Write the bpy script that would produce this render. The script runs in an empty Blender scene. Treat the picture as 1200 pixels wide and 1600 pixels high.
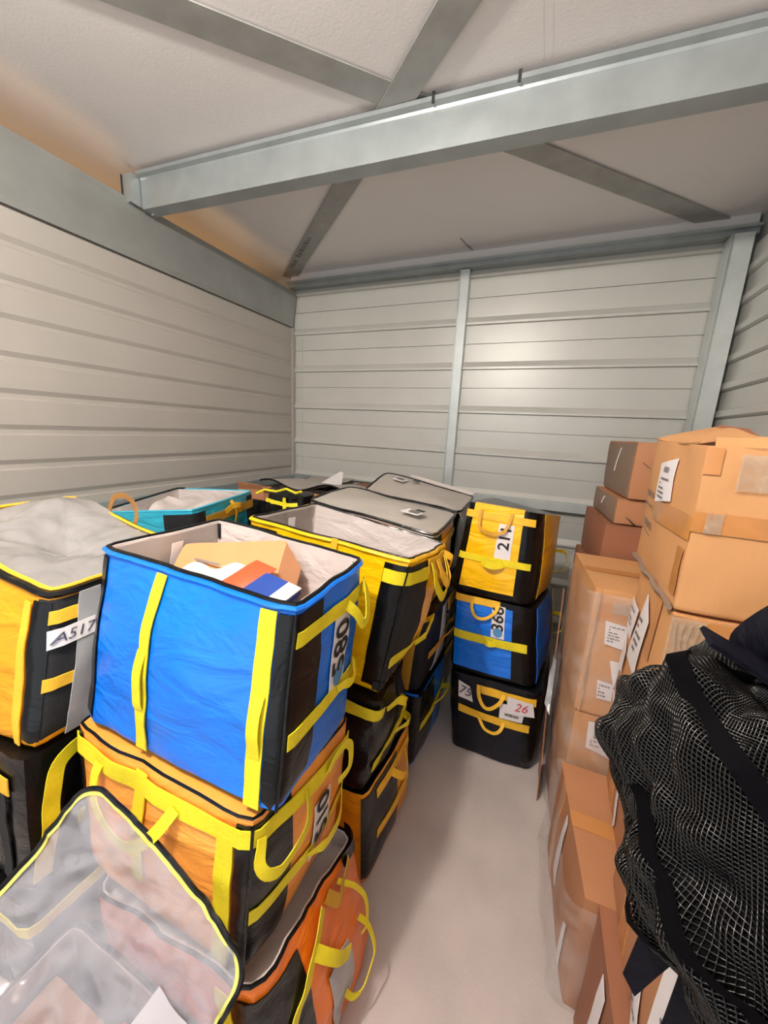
import bpy, bmesh, math, random
from mathutils import Vector, Matrix, noise
S = bpy.context.scene
COL = S.collection

# ------------------------------------------------------------------ camera
cam_d = bpy.data.cameras.new('camera'); cam = bpy.data.objects.new('camera', cam_d); COL.objects.link(cam)
cam_d.sensor_fit = 'VERTICAL'; cam_d.sensor_height = 24.0; cam_d.lens = 24.0*586.78/1600
cam_d.clip_start = 0.02
_yaw = None
R_ = ((0.91732, 0.12830, -0.37693), (0.39494, -0.17828, 0.90123), (0.04843, -0.97559, -0.21422))  # rows: world X, Y, Z in (right, down, forward)
m = Matrix.Identity(4)
for i in range(3):
    m[i][0] = R_[i][0]; m[i][1] = -R_[i][1]; m[i][2] = -R_[i][2]
q = m.to_quaternion(); q.normalize()
cam.rotation_mode = 'QUATERNION'; cam.rotation_quaternion = q
cam.location = (0, 0, 1.7)
S.camera = cam

# ------------------------------------------------------------------ world, lights, exposure
w = bpy.data.worlds.new('world'); S.world = w; w.use_nodes = True
w.node_tree.nodes['Background'].inputs[0].default_value = (0.86, 0.93, 1.0, 1)
w.node_tree.nodes['Background'].inputs[1].default_value = 0.34

def area(name, loc, rot, sx, sy, power, col):
    l = bpy.data.lights.new(name, 'AREA'); l.shape = 'RECTANGLE'; l.size = sx; l.size_y = sy
    l.energy = power; l.color = col
    o = bpy.data.objects.new(name, l); COL.objects.link(o); o.location = loc; o.rotation_euler = rot
    return o
# daylight through the open roller door behind the camera
area('door_daylight', (-0.6, -1.25, 1.45), (math.radians(90), 0, 0), 2.4, 2.2, 17, (0.93, 0.97, 1.0))
# the unit's warm ceiling lamp, just behind the camera
pl = bpy.data.lights.new('ceiling_lamp_bulb', 'POINT'); pl.energy = 128; pl.color = (1.0, 0.92, 0.84); pl.shadow_soft_size = 0.05
po = bpy.data.objects.new('ceiling_lamp_bulb', pl); COL.objects.link(po); po.location = (-0.74, -0.12, 2.86)
# warm lamp of the neighbouring unit, its light coming over the top of the left partition
area('neighbour_lamp', (-2.78, 1.6, 2.72), (0, math.radians(-150), 0), .1, 3.0, 2.2, (1.0, 0.55, 0.22))

vs = S.view_settings
vs.view_transform = 'Standard'; vs.look = 'None'; vs.gamma = 1; vs.use_curve_mapping = False
vs.exposure = 0.30

# ------------------------------------------------------------------ materials
def srgb(r, g, b):
    f = lambda c: (c/12.92 if c <= .04045 else ((c+.055)/1.055)**2.4)
    return (f(r/255), f(g/255), f(b/255), 1)
MATS = {}
def mat(name, col, rough=.5, metal=0, coat=0, spec=.5, var=.08, vscale=6, bump=0, bscale=20, stretch=(1, 1, 1), bdist=.01, sheen=0):
    if name in MATS: return MATS[name]
    m = bpy.data.materials.new(name); m.use_nodes = True; nt = m.node_tree; N = nt.nodes; L = nt.links
    b = N['Principled BSDF']
    b.inputs['Roughness'].default_value = rough; b.inputs['Metallic'].default_value = metal
    b.inputs['Coat Weight'].default_value = coat; b.inputs['Coat Roughness'].default_value = .15
    b.inputs['Specular IOR Level'].default_value = spec
    b.inputs['Sheen Weight'].default_value = sheen
    tc = N.new('ShaderNodeTexCoord'); mp = N.new('ShaderNodeMapping'); mp.inputs['Scale'].default_value = stretch
    L.new(tc.outputs['Object'], mp.inputs[0])
    n = N.new('ShaderNodeTexNoise'); n.inputs['Scale'].default_value = vscale; n.inputs['Detail'].default_value = 5
    L.new(mp.outputs[0], n.inputs['Vector'])
    cr = N.new('ShaderNodeValToRGB')
    c = col
    cr.color_ramp.elements[0].position = .3; cr.color_ramp.elements[1].position = .7
    cr.color_ramp.elements[0].color = (c[0]*(1-var), c[1]*(1-var), c[2]*(1-var), 1)
    cr.color_ramp.elements[1].color = (min(1, c[0]*(1+var)), min(1, c[1]*(1+var)), min(1, c[2]*(1+var)), 1)
    L.new(n.outputs[0], cr.inputs[0]); L.new(cr.outputs[0], b.inputs['Base Color'])
    if bump:
        n2 = N.new('ShaderNodeTexNoise'); n2.inputs['Scale'].default_value = bscale; n2.inputs['Detail'].default_value = 4
        n2.inputs['Distortion'].default_value = .6
        L.new(mp.outputs[0], n2.inputs['Vector'])
        bp = N.new('ShaderNodeBump'); bp.inputs['Strength'].default_value = bump; bp.inputs['Distance'].default_value = bdist
        L.new(n2.outputs[0], bp.inputs['Height']); L.new(bp.outputs[0], b.inputs['Normal'])
    MATS[name] = m
    return m
def tarp(name, rgb, rough=.36, coat=.18):
    return mat(name, srgb(*rgb), rough=rough, coat=coat, var=.07, vscale=5, bump=.75, bscale=4.5, bdist=.03, stretch=(1, 1, 2.4))
def film(name, tint, alpha, rough=.12, bump=.8, bscale=14, bd=.006, av=.12):
    if name in MATS: return MATS[name]
    m = bpy.data.materials.new(name); m.use_nodes = True; nt = m.node_tree; N = nt.nodes; L = nt.links
    b = N['Principled BSDF']; out = N['Material Output']
    b.inputs['Base Color'].default_value = tint; b.inputs['Roughness'].default_value = rough
    b.inputs['Specular IOR Level'].default_value = .8
    tr = N.new('ShaderNodeBsdfTransparent'); tr.inputs[0].default_value = (.97, .97, .97, 1)
    mx = N.new('ShaderNodeMixShader')
    n = N.new('ShaderNodeTexNoise'); n.inputs['Scale'].default_value = bscale; n.inputs['Detail'].default_value = 6
    n.inputs['Distortion'].default_value = 1.2
    tc = N.new('ShaderNodeTexCoord'); L.new(tc.outputs['Object'], n.inputs['Vector'])
    mr = N.new('ShaderNodeMapRange'); mr.inputs[1].default_value = .3; mr.inputs[2].default_value = .7
    mr.inputs[3].default_value = max(0, alpha-av); mr.inputs[4].default_value = min(1, alpha+av)
    L.new(n.outputs[0], mr.inputs[0]); L.new(mr.outputs[0], mx.inputs[0])
    L.new(tr.outputs[0], mx.inputs[1]); L.new(b.outputs[0], mx.inputs[2]); L.new(mx.outputs[0], out.inputs[0])
    n2 = N.new('ShaderNodeTexNoise'); n2.noise_type = 'RIDGED_MULTIFRACTAL'; n2.inputs['Scale'].default_value = bscale*.55; n2.inputs['Detail'].default_value = 3
    n2.inputs['Distortion'].default_value = .8; L.new(tc.outputs['Object'], n2.inputs['Vector'])
    bp = N.new('ShaderNodeBump'); bp.inputs['Strength'].default_value = bump; bp.inputs['Distance'].default_value = bd
    L.new(n2.outputs[0], bp.inputs['Height']); L.new(bp.outputs[0], b.inputs['Normal'])
    MATS[name] = m
    return m

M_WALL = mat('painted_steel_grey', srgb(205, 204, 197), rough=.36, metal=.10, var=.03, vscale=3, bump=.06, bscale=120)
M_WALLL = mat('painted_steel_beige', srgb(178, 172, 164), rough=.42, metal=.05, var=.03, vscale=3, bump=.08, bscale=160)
M_CEIL = mat('ceiling_board', srgb(232, 228, 226), rough=.36, metal=.0, var=.025, vscale=2, bump=.08, bscale=90)
M_GALV = mat('galvanised_steel', srgb(166, 173, 173), rough=.36, metal=.4, var=.10, vscale=7, bump=.05, bscale=60)
M_POST = mat('bright_galvanised', srgb(206, 212, 210), rough=.36, metal=.2, var=.08, vscale=7)
M_EAVE = mat('grey_eave_channel', srgb(152, 154, 150), rough=.4, metal=.3, var=.08, vscale=6)
M_GALVD = mat('galvanised_strap', srgb(160, 160, 156), rough=.45, metal=.25, var=.12, vscale=9)
M_FLOOR = mat('concrete_floor', srgb(188, 177, 171), rough=.72, var=.13, vscale=3.5, bump=.25, bscale=90, bdist=.003)
M_BLUE = tarp('blue_tarpaulin', (0, 112, 225))
M_ORANGE = tarp('orange_tarpaulin', (255, 164, 68))
M_ORANGED = tarp('deep_orange_tarpaulin', (240, 120, 20))
M_YEL = tarp('yellow_tarpaulin', (250, 190, 0))
M_AMBER = tarp('amber_tarpaulin', (238, 158, 22))
M_TEAL = tarp('teal_tarpaulin', (50, 175, 205))
M_WHITE = tarp('white_tarpaulin', (200, 205, 220))
M_GREEN = tarp('green_tarpaulin', (0, 95, 55))
M_BLACK = mat('black_vinyl', srgb(11, 11, 13), rough=.3, coat=.15, spec=.25, var=.1, bump=.6, bscale=9, bdist=.02)
M_CHAR = mat('charcoal_fabric', srgb(36, 37, 39), rough=.7, spec=.3, var=.1, bump=.25, bscale=200)
M_NAVY = mat('dark_navy_fabric', srgb(16, 18, 30), rough=.5, spec=.35, var=.12, bump=.35, bscale=14, bdist=.02)
M_LIME = mat('lime_webbing', srgb(232, 212, 30), rough=.6, var=.07, vscale=18, bump=.5, bscale=220, stretch=(1, 1, 1), bdist=.003)
M_PIPE = mat('pale_lime_piping', srgb(205, 200, 96), rough=.6, var=.12, vscale=30, bump=.5, bscale=200, bdist=.003)
M_GOLD = mat('golden_webbing', srgb(240, 186, 46), rough=.6, var=.08, vscale=18, bump=.5, bscale=220, bdist=.003)
M_OLIVE = mat('ochre_webbing', srgb(200, 148, 42), rough=.65, var=.1, vscale=18, bump=.5, bscale=220, bdist=.003)
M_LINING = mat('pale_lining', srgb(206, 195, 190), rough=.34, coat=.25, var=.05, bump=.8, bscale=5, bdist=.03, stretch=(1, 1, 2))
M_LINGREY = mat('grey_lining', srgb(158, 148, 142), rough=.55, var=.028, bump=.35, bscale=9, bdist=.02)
M_LIDGREY = mat('grey_lid_fabric', srgb(176, 168, 159), rough=.6, var=.035, bump=.3, bscale=10, bdist=.02)
M_CARD = mat('kraft_cardboard', srgb(205, 150, 98), rough=.7, var=.07, vscale=5, bump=.12, bscale=60, stretch=(1, 1, .2))
M_CARDD = mat('brown_cardboard', srgb(176, 122, 84), rough=.7, var=.08, vscale=5, bump=.12, bscale=60, stretch=(1, 1, .2))
M_CARDR = mat('reddish_cardboard', srgb(146, 94, 66), rough=.7, var=.08, vscale=5, bump=.12, bscale=60)
M_CARDG = mat('grey_brown_cardboard', srgb(136, 112, 94), rough=.7, var=.035, vscale=5, bump=.1, bscale=60)
M_TAPE = mat('brown_packing_tape', srgb(190, 130, 74), rough=.28, coat=.25, var=.08, bump=.3, bscale=22, bdist=.006)
M_CLTAPE = film('clear_tape', (.66, .52, .38, 1), .30, rough=.15, bscale=30, bd=.008)
M_TAN = mat('tan_webbing', srgb(160, 112, 58), rough=.7, var=.1, bump=.4, bscale=200, bdist=.003)
M_PAPER = mat('white_paper', srgb(228, 222, 222), rough=.6, var=.03)
M_PAPERG = mat('greyish_paper', srgb(176, 170, 174), rough=.6, var=.05)
M_INK = mat('black_ink', srgb(30, 28, 28), rough=.6)
M_INKG = mat('faded_ink', srgb(120, 112, 108), rough=.7)
M_INKR = mat('red_ink', srgb(205, 70, 80), rough=.6)
M_PEN = mat('pen_ink', srgb(70, 72, 90), rough=.6)
M_DOTB = mat('label_dot_blue', srgb(80, 140, 190), rough=.5)
M_DOTO = mat('label_dot_orange', srgb(205, 130, 70), rough=.5)
M_DOTG = mat('label_dot_green', srgb(50, 120, 60), rough=.5)
M_CLEAR = film('clear_vinyl_lid', (.55, .53, .57, 1), .30, rough=.13, bump=1.0, bscale=15, bd=.022, av=.06)
M_CLEARG = film('cloudy_vinyl_lid', (.36, .345, .335, 1), .82, rough=.2, bump=.7, bscale=10, bd=.014)
M_WRAP = film('stretch_film', (.80, .74, .70, 1), .16, rough=.08, bump=1.0, bscale=7)
M_STRIPG = mat('grey_vinyl_strip', srgb(165, 165, 168), rough=.35, coat=.2, var=.028, bump=.3, bscale=14)
M_NET = mat('black_net', srgb(19, 16, 14), rough=.36, coat=.2, spec=.4, var=.5, vscale=14)
M_NETIN = mat('dark_stuffing', srgb(9, 8, 9), rough=.85, spec=.04, var=.4, vscale=9, bump=.6, bscale=10, bdist=.03)
M_NAVYC = mat('navy_nylon', srgb(15, 14, 23), rough=.65, spec=.12, var=.2, bump=.8, bscale=9, bdist=.03)
M_BLACKC = mat('black_cloth', srgb(6, 5, 7), rough=.85, spec=.04, var=.3, bump=.6, bscale=20, bdist=.01)
M_REDP = mat('red_mailer_print', srgb(240, 88, 50), rough=.45)
M_BLUEP = mat('blue_box_print', srgb(28, 62, 140), rough=.4)
M_POLY = mat('white_poly_mailer', srgb(236, 226, 218), rough=.3, coat=.3, var=.03, bump=.7, bscale=7, bdist=.02)
M_KRAFT = mat('kraft_mailer', srgb(205, 140, 90), rough=.6, var=.035, bump=.4, bscale=9, bdist=.02)
M_RUST = mat('dark_cap', srgb(60, 62, 62), rough=.5, metal=.5)

# ------------------------------------------------------------------ mesh helpers
def mesh(name, verts, faces, m, parent=None, smooth=True, org=None):
    org = Vector(org) if org is not None else (Vector(parent['_o']) if parent is not None and '_o' in parent else Vector((0, 0, 0)))
    me = bpy.data.meshes.new(name)
    me.from_pydata([tuple(Vector(v)-org) for v in verts], [], faces)
    if smooth:
        for p in me.polygons: p.use_smooth = True
    me.materials.append(m); me.update()
    if smooth: me.set_sharp_from_angle(angle=math.radians(42))
    o = bpy.data.objects.new(name, me); COL.objects.link(o)
    if parent is not None:
        o.parent = parent; o['_o'] = tuple(org)
    else:
        o.location = org; o['_o'] = tuple(org)
    return o
def root(name, loc, label, cat, group=None):
    o = bpy.data.objects.new(name, None); COL.objects.link(o); o.location = loc; o['_o'] = tuple(loc)
    o.empty_display_size = .1
    o['label'] = label; o['category'] = cat
    if group: o['group'] = group
    return o
def tag(o, label, cat, group=None):
    o['label'] = label; o['category'] = cat
    if group: o['group'] = group
    return o
def struct(o): o['kind'] = 'structure'; return o
def box_vf(x0, x1, y0, y1, z0, z1):
    v = [(x0, y0, z0), (x1, y0, z0), (x1, y1, z0), (x0, y1, z0), (x0, y0, z1), (x1, y0, z1), (x1, y1, z1), (x0, y1, z1)]
    f = [(0, 3, 2, 1), (4, 5, 6, 7), (0, 1, 5, 4), (1, 2, 6, 5), (2, 3, 7, 6), (3, 0, 4, 7)]
    return v, f
def boxm(name, x0, x1, y0, y1, z0, z1, m, parent=None):
    v, f = box_vf(x0, x1, y0, y1, z0, z1)
    return mesh(name, v, f, m, parent, smooth=False)
def extrude(name, prof, axis_pts, m, parent=None, smooth=False):
    """prof: list of 3D offset vectors (closed polygon), axis_pts: two end points"""
    v = []; n = len(prof)
    for p in axis_pts:
        for q in prof: v.append(Vector(p)+Vector(q))
    f = [tuple(range(n))[::-1], tuple(range(n, 2*n))]
    for i in range(n):
        j = (i+1) % n; f.append((i, j, n+j, n+i))
    return mesh(name, v, f, m, parent, smooth)
def tube(name, pts, r, m, parent=None, closed=False, k=6):
    n = len(pts); v = []; f = []
    pts = [Vector(p) for p in pts]
    for i, p in enumerate(pts):
        a = pts[(i-1) % n] if (closed or i > 0) else p; b = pts[(i+1) % n] if (closed or i < n-1) else p
        t = (b-a).normalized() if (b-a).length > 1e-9 else Vector((0, 0, 1))
        up = Vector((0, 0, 1)) if abs(t.z) < .9 else Vector((1, 0, 0))
        s = t.cross(up).normalized(); u = s.cross(t)
        for j in range(k):
            an = 2*math.pi*j/k; v.append(p+(s*math.cos(an)+u*math.sin(an))*r)
    for i in range(n if closed else n-1):
        i2 = (i+1) % n
        for j in range(k):
            j2 = (j+1) % k; f.append((i*k+j, i2*k+j, i2*k+j2, i*k+j2))
    if not closed:
        f.append(tuple(range(k))[::-1]); f.append(tuple((n-1)*k+j for j in range(k)))
    return mesh(name, v, f, m, parent)
def grid_solid(P, Nn, nu, nv, th):
    """P[i][j] points, Nn[i][j] normals -> closed thin solid"""
    v = []; f = []
    for i in range(nu):
        for j in range(nv): v.append(P[i][j])
    o = nu*nv
    for i in range(nu):
        for j in range(nv): v.append(P[i][j]-Nn[i][j]*th)
    for i in range(nu-1):
        for j in range(nv-1):
            a, b, c, d = i*nv+j, (i+1)*nv+j, (i+1)*nv+j+1, i*nv+j+1
            f.append((a, b, c, d)); f.append((o+a, o+d, o+c, o+b))
    for i in range(nu-1):
        a, b = i*nv, (i+1)*nv; f.append((a, o+a, o+b, b))
        a, b = i*nv+nv-1, (i+1)*nv+nv-1; f.append((a, b, o+b, o+a))
    for j in range(nv-1):
        a, b = j, j+1; f.append((a, b, o+b, o+a))
        a, b = (nu-1)*nv+j, (nu-1)*nv+j+1; f.append((a, o+a, o+b, b))
    return v, f
def sheet(name, c, m, parent=None, th=.002, nu=10, nv=10, wob=0, wsc=6, seed=0, bend=None):
    """bilinear sheet between corners c (p00,p10,p11,p01)"""
    c = [Vector(p) for p in c]
    nrm = (c[1]-c[0]).cross(c[3]-c[0]).normalized()
    P = []; Nn = []
    for i in range(nu):
        u = i/(nu-1); row = []
        for j in range(nv):
            v = j/(nv-1)
            p = c[0]*(1-u)*(1-v)+c[1]*u*(1-v)+c[2]*u*v+c[3]*(1-u)*v
            if wob: p = p+nrm*wob*noise.noise(p*wsc+Vector((seed*7.1, seed*3.3, 0)))
            if bend: p = p+Vector(bend(u, v))
            row.append(p)
        P.append(row); Nn.append([nrm]*nv)
    v, f = grid_solid(P, Nn, nu, nv, th)
    return mesh(name, v, f, m, parent)
def text_vf(s, size, align='CENTER', shear=0, bold=0):
    cu = bpy.data.curves.new('t', 'FONT'); cu.body = s; cu.size = size; cu.align_x = align; cu.align_y = 'CENTER'; cu.shear = shear
    cu.resolution_u = 3; cu.offset = bold*size
    o = bpy.data.objects.new('t', cu)
    COL.objects.link(o)
    dg = bpy.context.evaluated_depsgraph_get(); dg.update()
    me = o.evaluated_get(dg).to_mesh()
    v = [tuple(x.co) for x in me.vertices]; f = [tuple(p.vertices) for p in me.polygons]
    o.evaluated_get(dg).to_mesh_clear()
    bpy.data.objects.remove(o); bpy.data.curves.remove(cu)
    return v, f
def catmull(pts, n):
    out = []; K = len(pts)
    for i in range(K-1):
        p0 = pts[max(0, i-1)]; p1 = pts[i]; p2 = pts[i+1]; p3 = pts[min(K-1, i+2)]
        for k in range(n):
            t = k/n
            out.append(tuple(.5*((2*p1[a])+(-p0[a]+p2[a])*t+(2*p0[a]-5*p1[a]+4*p2[a]-p3[a])*t*t+(-p0[a]+3*p1[a]-3*p2[a]+p3[a])*t**3) for a in range(len(p1))))
    out.append(tuple(pts[-1]))
    return out

# ------------------------------------------------------------------ warped rounded box: every bag and carton
class Box:
    """corners: bottom FL, FR, BR, BL then top FL, FR, BR, BL in world metres.
    Surface coordinate g runs 0..4 round the sides (front, right, back, left), t from base to rim."""
    def __init__(s, name, label, cat, corners, r=.045, bulge=(.012, .012, .006, .006), wr=.005, wsc=7, seed=0, group=None, rb=.02):
        s.c = [Vector(p) for p in corners]
        s.W = ((s.c[1]-s.c[0]).length+(s.c[5]-s.c[4]).length)/2
        s.D = ((s.c[2]-s.c[1]).length+(s.c[6]-s.c[5]).length)/2
        s.H = sum((s.c[i+4]-s.c[i]).length for i in range(4))/4
        s.r = r; s.b = bulge; s.wr = wr; s.wsc = wsc; s.seed = seed; s.rb = rb
        base = (s.c[0]+s.c[1]+s.c[2]+s.c[3])/4; base.z = min(p.z for p in s.c[:4])
        s.o = root(name, base, label, cat, group) if name else None
    def tri(s, x, y, z):
        u, v, w = x/s.W, y/s.D, z/s.H; c = s.c
        b = c[0]*(1-u)*(1-v)+c[1]*u*(1-v)+c[2]*u*v+c[3]*(1-u)*v
        t = c[4]*(1-u)*(1-v)+c[5]*u*(1-v)+c[6]*u*v+c[7]*(1-u)*v
        return b*(1-w)+t*w
    def P(s, g, t, off=0):
        W, D, r = s.W, s.D, s.r
        g = g % 4; i = int(g) % 4; a = g-int(g)
        Li = (W, D, W, D)[i]; q = math.pi*r/4; T = Li-2*r+2*q; d = a*T
        if d < q:
            ph = (q-d)/r; al = r-r*math.sin(ph); inn = r-r*math.cos(ph); na, no = -math.sin(ph), math.cos(ph)
        elif d > T-q:
            ph = (d-T+q)/r; al = Li-r+r*math.sin(ph); inn = r-r*math.cos(ph); na, no = math.sin(ph), math.cos(ph)
        else:
            al = r+d-q; inn = 0; na, no = 0, 1
        ox, oy, dx, dy, ux, uy = ((0, 0, 1, 0, 0, -1), (W, 0, 0, 1, 1, 0), (W, D, -1, 0, 0, 1), (0, D, 0, -1, -1, 0))[i]
        x = ox+dx*al-ux*inn; y = oy+dy*al-uy*inn
        nx = dx*na+ux*no; ny = dy*na+uy*no
        z = t*s.H
        tt = min(1, max(0, t))
        e = off+s.b[i]*math.sin(math.pi*a)*math.sin(math.pi*min(1, tt*.92+.04))
        if s.wr:
            k = s.wsc
            e += s.wr*(noise.noise(Vector((x*k+s.seed*5.3, y*k, z*k*.8)))+.5*noise.noise(Vector((x*k*2.3, y*k*2.3+s.seed, z*k*2.3))))
        if 0 <= z < s.rb:
            e -= s.rb-math.sqrt(max(0, s.rb**2-(s.rb-z)**2))
        return s.tri(x+nx*e, y+ny*e, z)
    def N(s, g, t):
        n = s.P(g, t, .01)-s.P(g, t, 0)
        return n.normalized()
    def ring(s, t, off, n=64):
        return [s.P(4*i/n, t, off) for i in range(n)]
    def body(s, m, name='body', off=0, n=64, nt=14, cap_top=False, mat_bottom=True):
        v = []; f = []
        ts = [0, .012, .03]+[.06+(1-.06)*i/(nt-3) for i in range(nt-2)]
        for t in ts: v += s.ring(t, off, n)
        for k in range(len(ts)-1):
            for i in range(n):
                j = (i+1) % n; f.append((k*n+i, k*n+j, (k+1)*n+j, (k+1)*n+i))
        f.append(tuple(range(n))[::-1])
        if cap_top: f.append(tuple((len(ts)-1)*n+i for i in range(n)))
        return mesh(name, v, f, m, s.o)
    def lining(s, m, name='lining', depth=0.04, off=-.014, n=64, nt=10, mfloor=None):
        v = []; f = []
        ts = [1-(1-depth)*i/(nt-1) for i in range(nt)]
        for t in ts: v += s.ring(t, off, n)
        for k in range(nt-1):
            for i in range(n):
                j = (i+1) % n; f.append((k*n+j, k*n+i, (k+1)*n+i, (k+1)*n+j))
        f.append(tuple((nt-1)*n+i for i in range(n)))
        # hem that joins lining to body
        b = len(v); v += s.ring(1.0, 0.0, n)
        for i in range(n):
            j = (i+1) % n; f.append((b+i, b+j, j, i))
        return mesh(name, v, f, m, s.o)
    def lid(s, m, name='lid', fn=None, n=64, K=10, off=.002, t=1.0, th=.004, parent=None):
        R = s.ring(t, off, n); c = sum(R, Vector())/n
        v = []; f = []
        for k in range(K+1):
            rho = k/K
            for i in range(n):
                p = c+(R[i]-c)*rho
                p = p.copy()
                if fn: p.z += fn(p, rho)
                v.append(p)
        for k in range(K):
            for i in range(n):
                j = (i+1) % n; f.append((k*n+i, (k+1)*n+i, (k+1)*n+j, k*n+j))
        b = len(v)
        for i in range(n): v.append(v[K*n+i]-Vector((0, 0, th+.01)))
        for i in range(n):
            j = (i+1) % n; f.append((K*n+i, b+i, b+j, K*n+j))
        return mesh(name, v, f, m, parent or s.o)
    def rim(s, m, name='rim_binding', rad=.006, t=1.0, off=-.004, n=64, fn=None):
        pts = s.ring(t, off, n)
        if fn: pts = [p+Vector((0, 0, fn(p, 1))) for p in pts]
        return tube(name, pts, rad, m, s.o, closed=True)
    def patch(s, name, g0, g1, t0, t1, m, off=.003, th=.003, parent=None, ng=None, nt=None, skew=0):
        ng = ng or max(2, int(abs(g1-g0)*26)+2); nt = nt or max(2, int((t1-t0)*14)+2)
        P = []; Nn = []
        for i in range(ng):
            g = g0+(g1-g0)*i/(ng-1); row = []; nr = []
            for j in range(nt):
                t = t0+(t1-t0)*j/(nt-1)
                gg = g+skew*(t-t0)
                row.append(s.P(gg, t, off)); nr.append(s.N(gg, t))
            P.append(row); Nn.append(nr)
        v, f = grid_solid(P, Nn, ng, nt, th)
        return mesh(name, v, f, m, parent or s.o)
    def hstrap(s, g0, g1, t, m, wd=.034, off=.008, name='strap', parent=None, dt=0):
        h = wd/s.H/2
        ng = max(3, int(abs(g1-g0)*26)+2); P = []; Nn = []
        for i in range(ng):
            a = i/(ng-1); g = g0+(g1-g0)*a; tc = t+dt*a
            P.append([s.P(g, tc-h, off), s.P(g, tc, off), s.P(g, tc+h, off)]); Nn.append([s.N(g, tc)]*3)
        v, f = grid_solid(P, Nn, ng, 3, .003)
        return mesh(name, v, f, m, parent or s.o)
    def vstrap(s, g, t0, t1, m, wd=.034, off=.008, name='strap', parent=None, dg=0):
        L = (s.W, s.D)[int(g) % 2]; h = wd/L/2
        nt = max(3, int((t1-t0)*18)+2); P = []; Nn = []
        for i in range(3):
            row = []; nr = []
            for j in range(nt):
                t = t0+(t1-t0)*j/(nt-1); gg = g+(i-1)*h+dg*(j/(nt-1))
                row.append(s.P(gg, t, off)); nr.append(s.N(gg, t))
            P.append(row); Nn.append(nr)
        v, f = grid_solid(P, Nn, 3, nt, .003)
        return mesh(name, v, f, m, parent or s.o)
    def loop(s, pts, m, wd=.03, name='handle', n=5, parent=None, flat=0):
        """ribbon through (g, t, off) points; flat=1 turns the webbing edge-on"""
        q = catmull(pts, n); C = [s.P(*p) for p in q]; Nr = [s.N(p[0], p[1]) for p in q]
        P = []; Nn = []
        for i in range(len(C)):
            a = C[max(0, i-1)]; b = C[min(len(C)-1, i+1)]; tg = (b-a).normalized()
            sd = tg.cross(Nr[i])
            if sd.length < .25: sd = Vector((0, 0, 1)).cross(tg)
            if sd.length < .01: sd = Vector((1, 0, 0))
            sd.normalize()
            if i and sd.dot(prev) < 0: sd = -sd
            prev = sd
            nn = sd.cross(tg).normalized()
            P.append([C[i]-sd*wd/2, C[i]+sd*wd/2]); Nn.append([nn, nn])
        v, f = grid_solid(P, Nn, len(C), 2, .0025)
        return mesh(name, v, f, m, parent or s.o)
    def text(s, txt, g, t, size, m, off=.007, rot=90, name='lettering', parent=None, shear=0, sx=1):
        v, f = text_vf(txt, size, shear=shear, bold=.0 if shear else .018)
        L = (s.W, s.D)[int(g) % 2]; ca, sa = math.cos(math.radians(rot)), math.sin(math.radians(rot))
        out = []
        for x, y, z in v:
            x *= sx
            X = x*ca-y*sa; Y = x*sa+y*ca
            out.append(s.P(g+X/L, t+Y/s.H, off))
        return mesh(name, out, f, m, parent or s.o, smooth=False)
    def disc(s, g, t, rad, m, off=.0068, name='dot', parent=None):
        L = (s.W, s.D)[int(g) % 2]
        pts = [s.P(g+rad*math.cos(2*math.pi*i/20)/L, t+rad*math.sin(2*math.pi*i/20)/s.H, off) for i in range(20)]
        return mesh(name, pts, [tuple(range(20))], m, parent or s.o, smooth=False)
    def quadpatch(s, name, pts, m, off=.006, th=.001, parent=None, n=5):
        """patch between four (g,t) corners: bl, br, tr, tl"""
        P = []; Nn = []
        for i in range(n):
            u = i/(n-1); row = []; nr = []
            for j in range(n):
                v = j/(n-1)
                g = pts[0][0]*(1-u)*(1-v)+pts[1][0]*u*(1-v)+pts[2][0]*u*v+pts[3][0]*(1-u)*v
                t = pts[0][1]*(1-u)*(1-v)+pts[1][1]*u*(1-v)+pts[2][1]*u*v+pts[3][1]*(1-u)*v
                row.append(s.P(g, t, off)); nr.append(s.N(g, t))
            P.append(row); Nn.append(nr)
        v, f = grid_solid(P, Nn, n, n, th)
        return mesh(name, v, f, m, parent or s.o)
    def lines(s, g0, g1, t0, t1, rows, m=None, off=.0075, parent=None, seed=1, name='print'):
        """unreadable printed lines"""
        rnd = random.Random(seed); v = []; f = []
        for k in range(rows):
            tc = t1-(t1-t0)*(k+.5)/rows; h = (t1-t0)/rows*.22; g = g0
            while g < g1-.002:
                wd = (g1-g0)*rnd.uniform(.08, .3); e = min(g1, g+wd)
                b = len(v); v += [s.P(g, tc-h, off), s.P(e, tc-h, off), s.P(e, tc+h, off), s.P(g, tc+h, off)]
                f.append((b, b+1, b+2, b+3)); g = e+(g1-g0)*.06
                if rnd.random() < .25: break
        return mesh(name, v, f, m or M_INKG, parent or s.o, smooth=False)
    def bars(s, g0, g1, t0, t1, m=None, off=.0075, parent=None, seed=1, vert=True, name='barcode'):
        rnd = random.Random(seed); v = []; f = []; a = 0
        while a < 1:
            e = min(1, a+rnd.uniform(.02, .06)); b = len(v)
            if vert: A, B, C_, D_ = g0+(g1-g0)*a, g0+(g1-g0)*e, t0, t1; q = [(A, C_), (B, C_), (B, D_), (A, D_)]
            else: A, B = t0+(t1-t0)*a, t0+(t1-t0)*e; q = [(g0, A), (g1, A), (g1, B), (g0, B)]
            v += [s.P(x, y, off) for x, y in q]; f.append((b, b+1, b+2, b+3)); a = e+rnd.uniform(.02, .05)
        return mesh(name, v, f, m or M_INK, parent or s.o, smooth=False)

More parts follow.
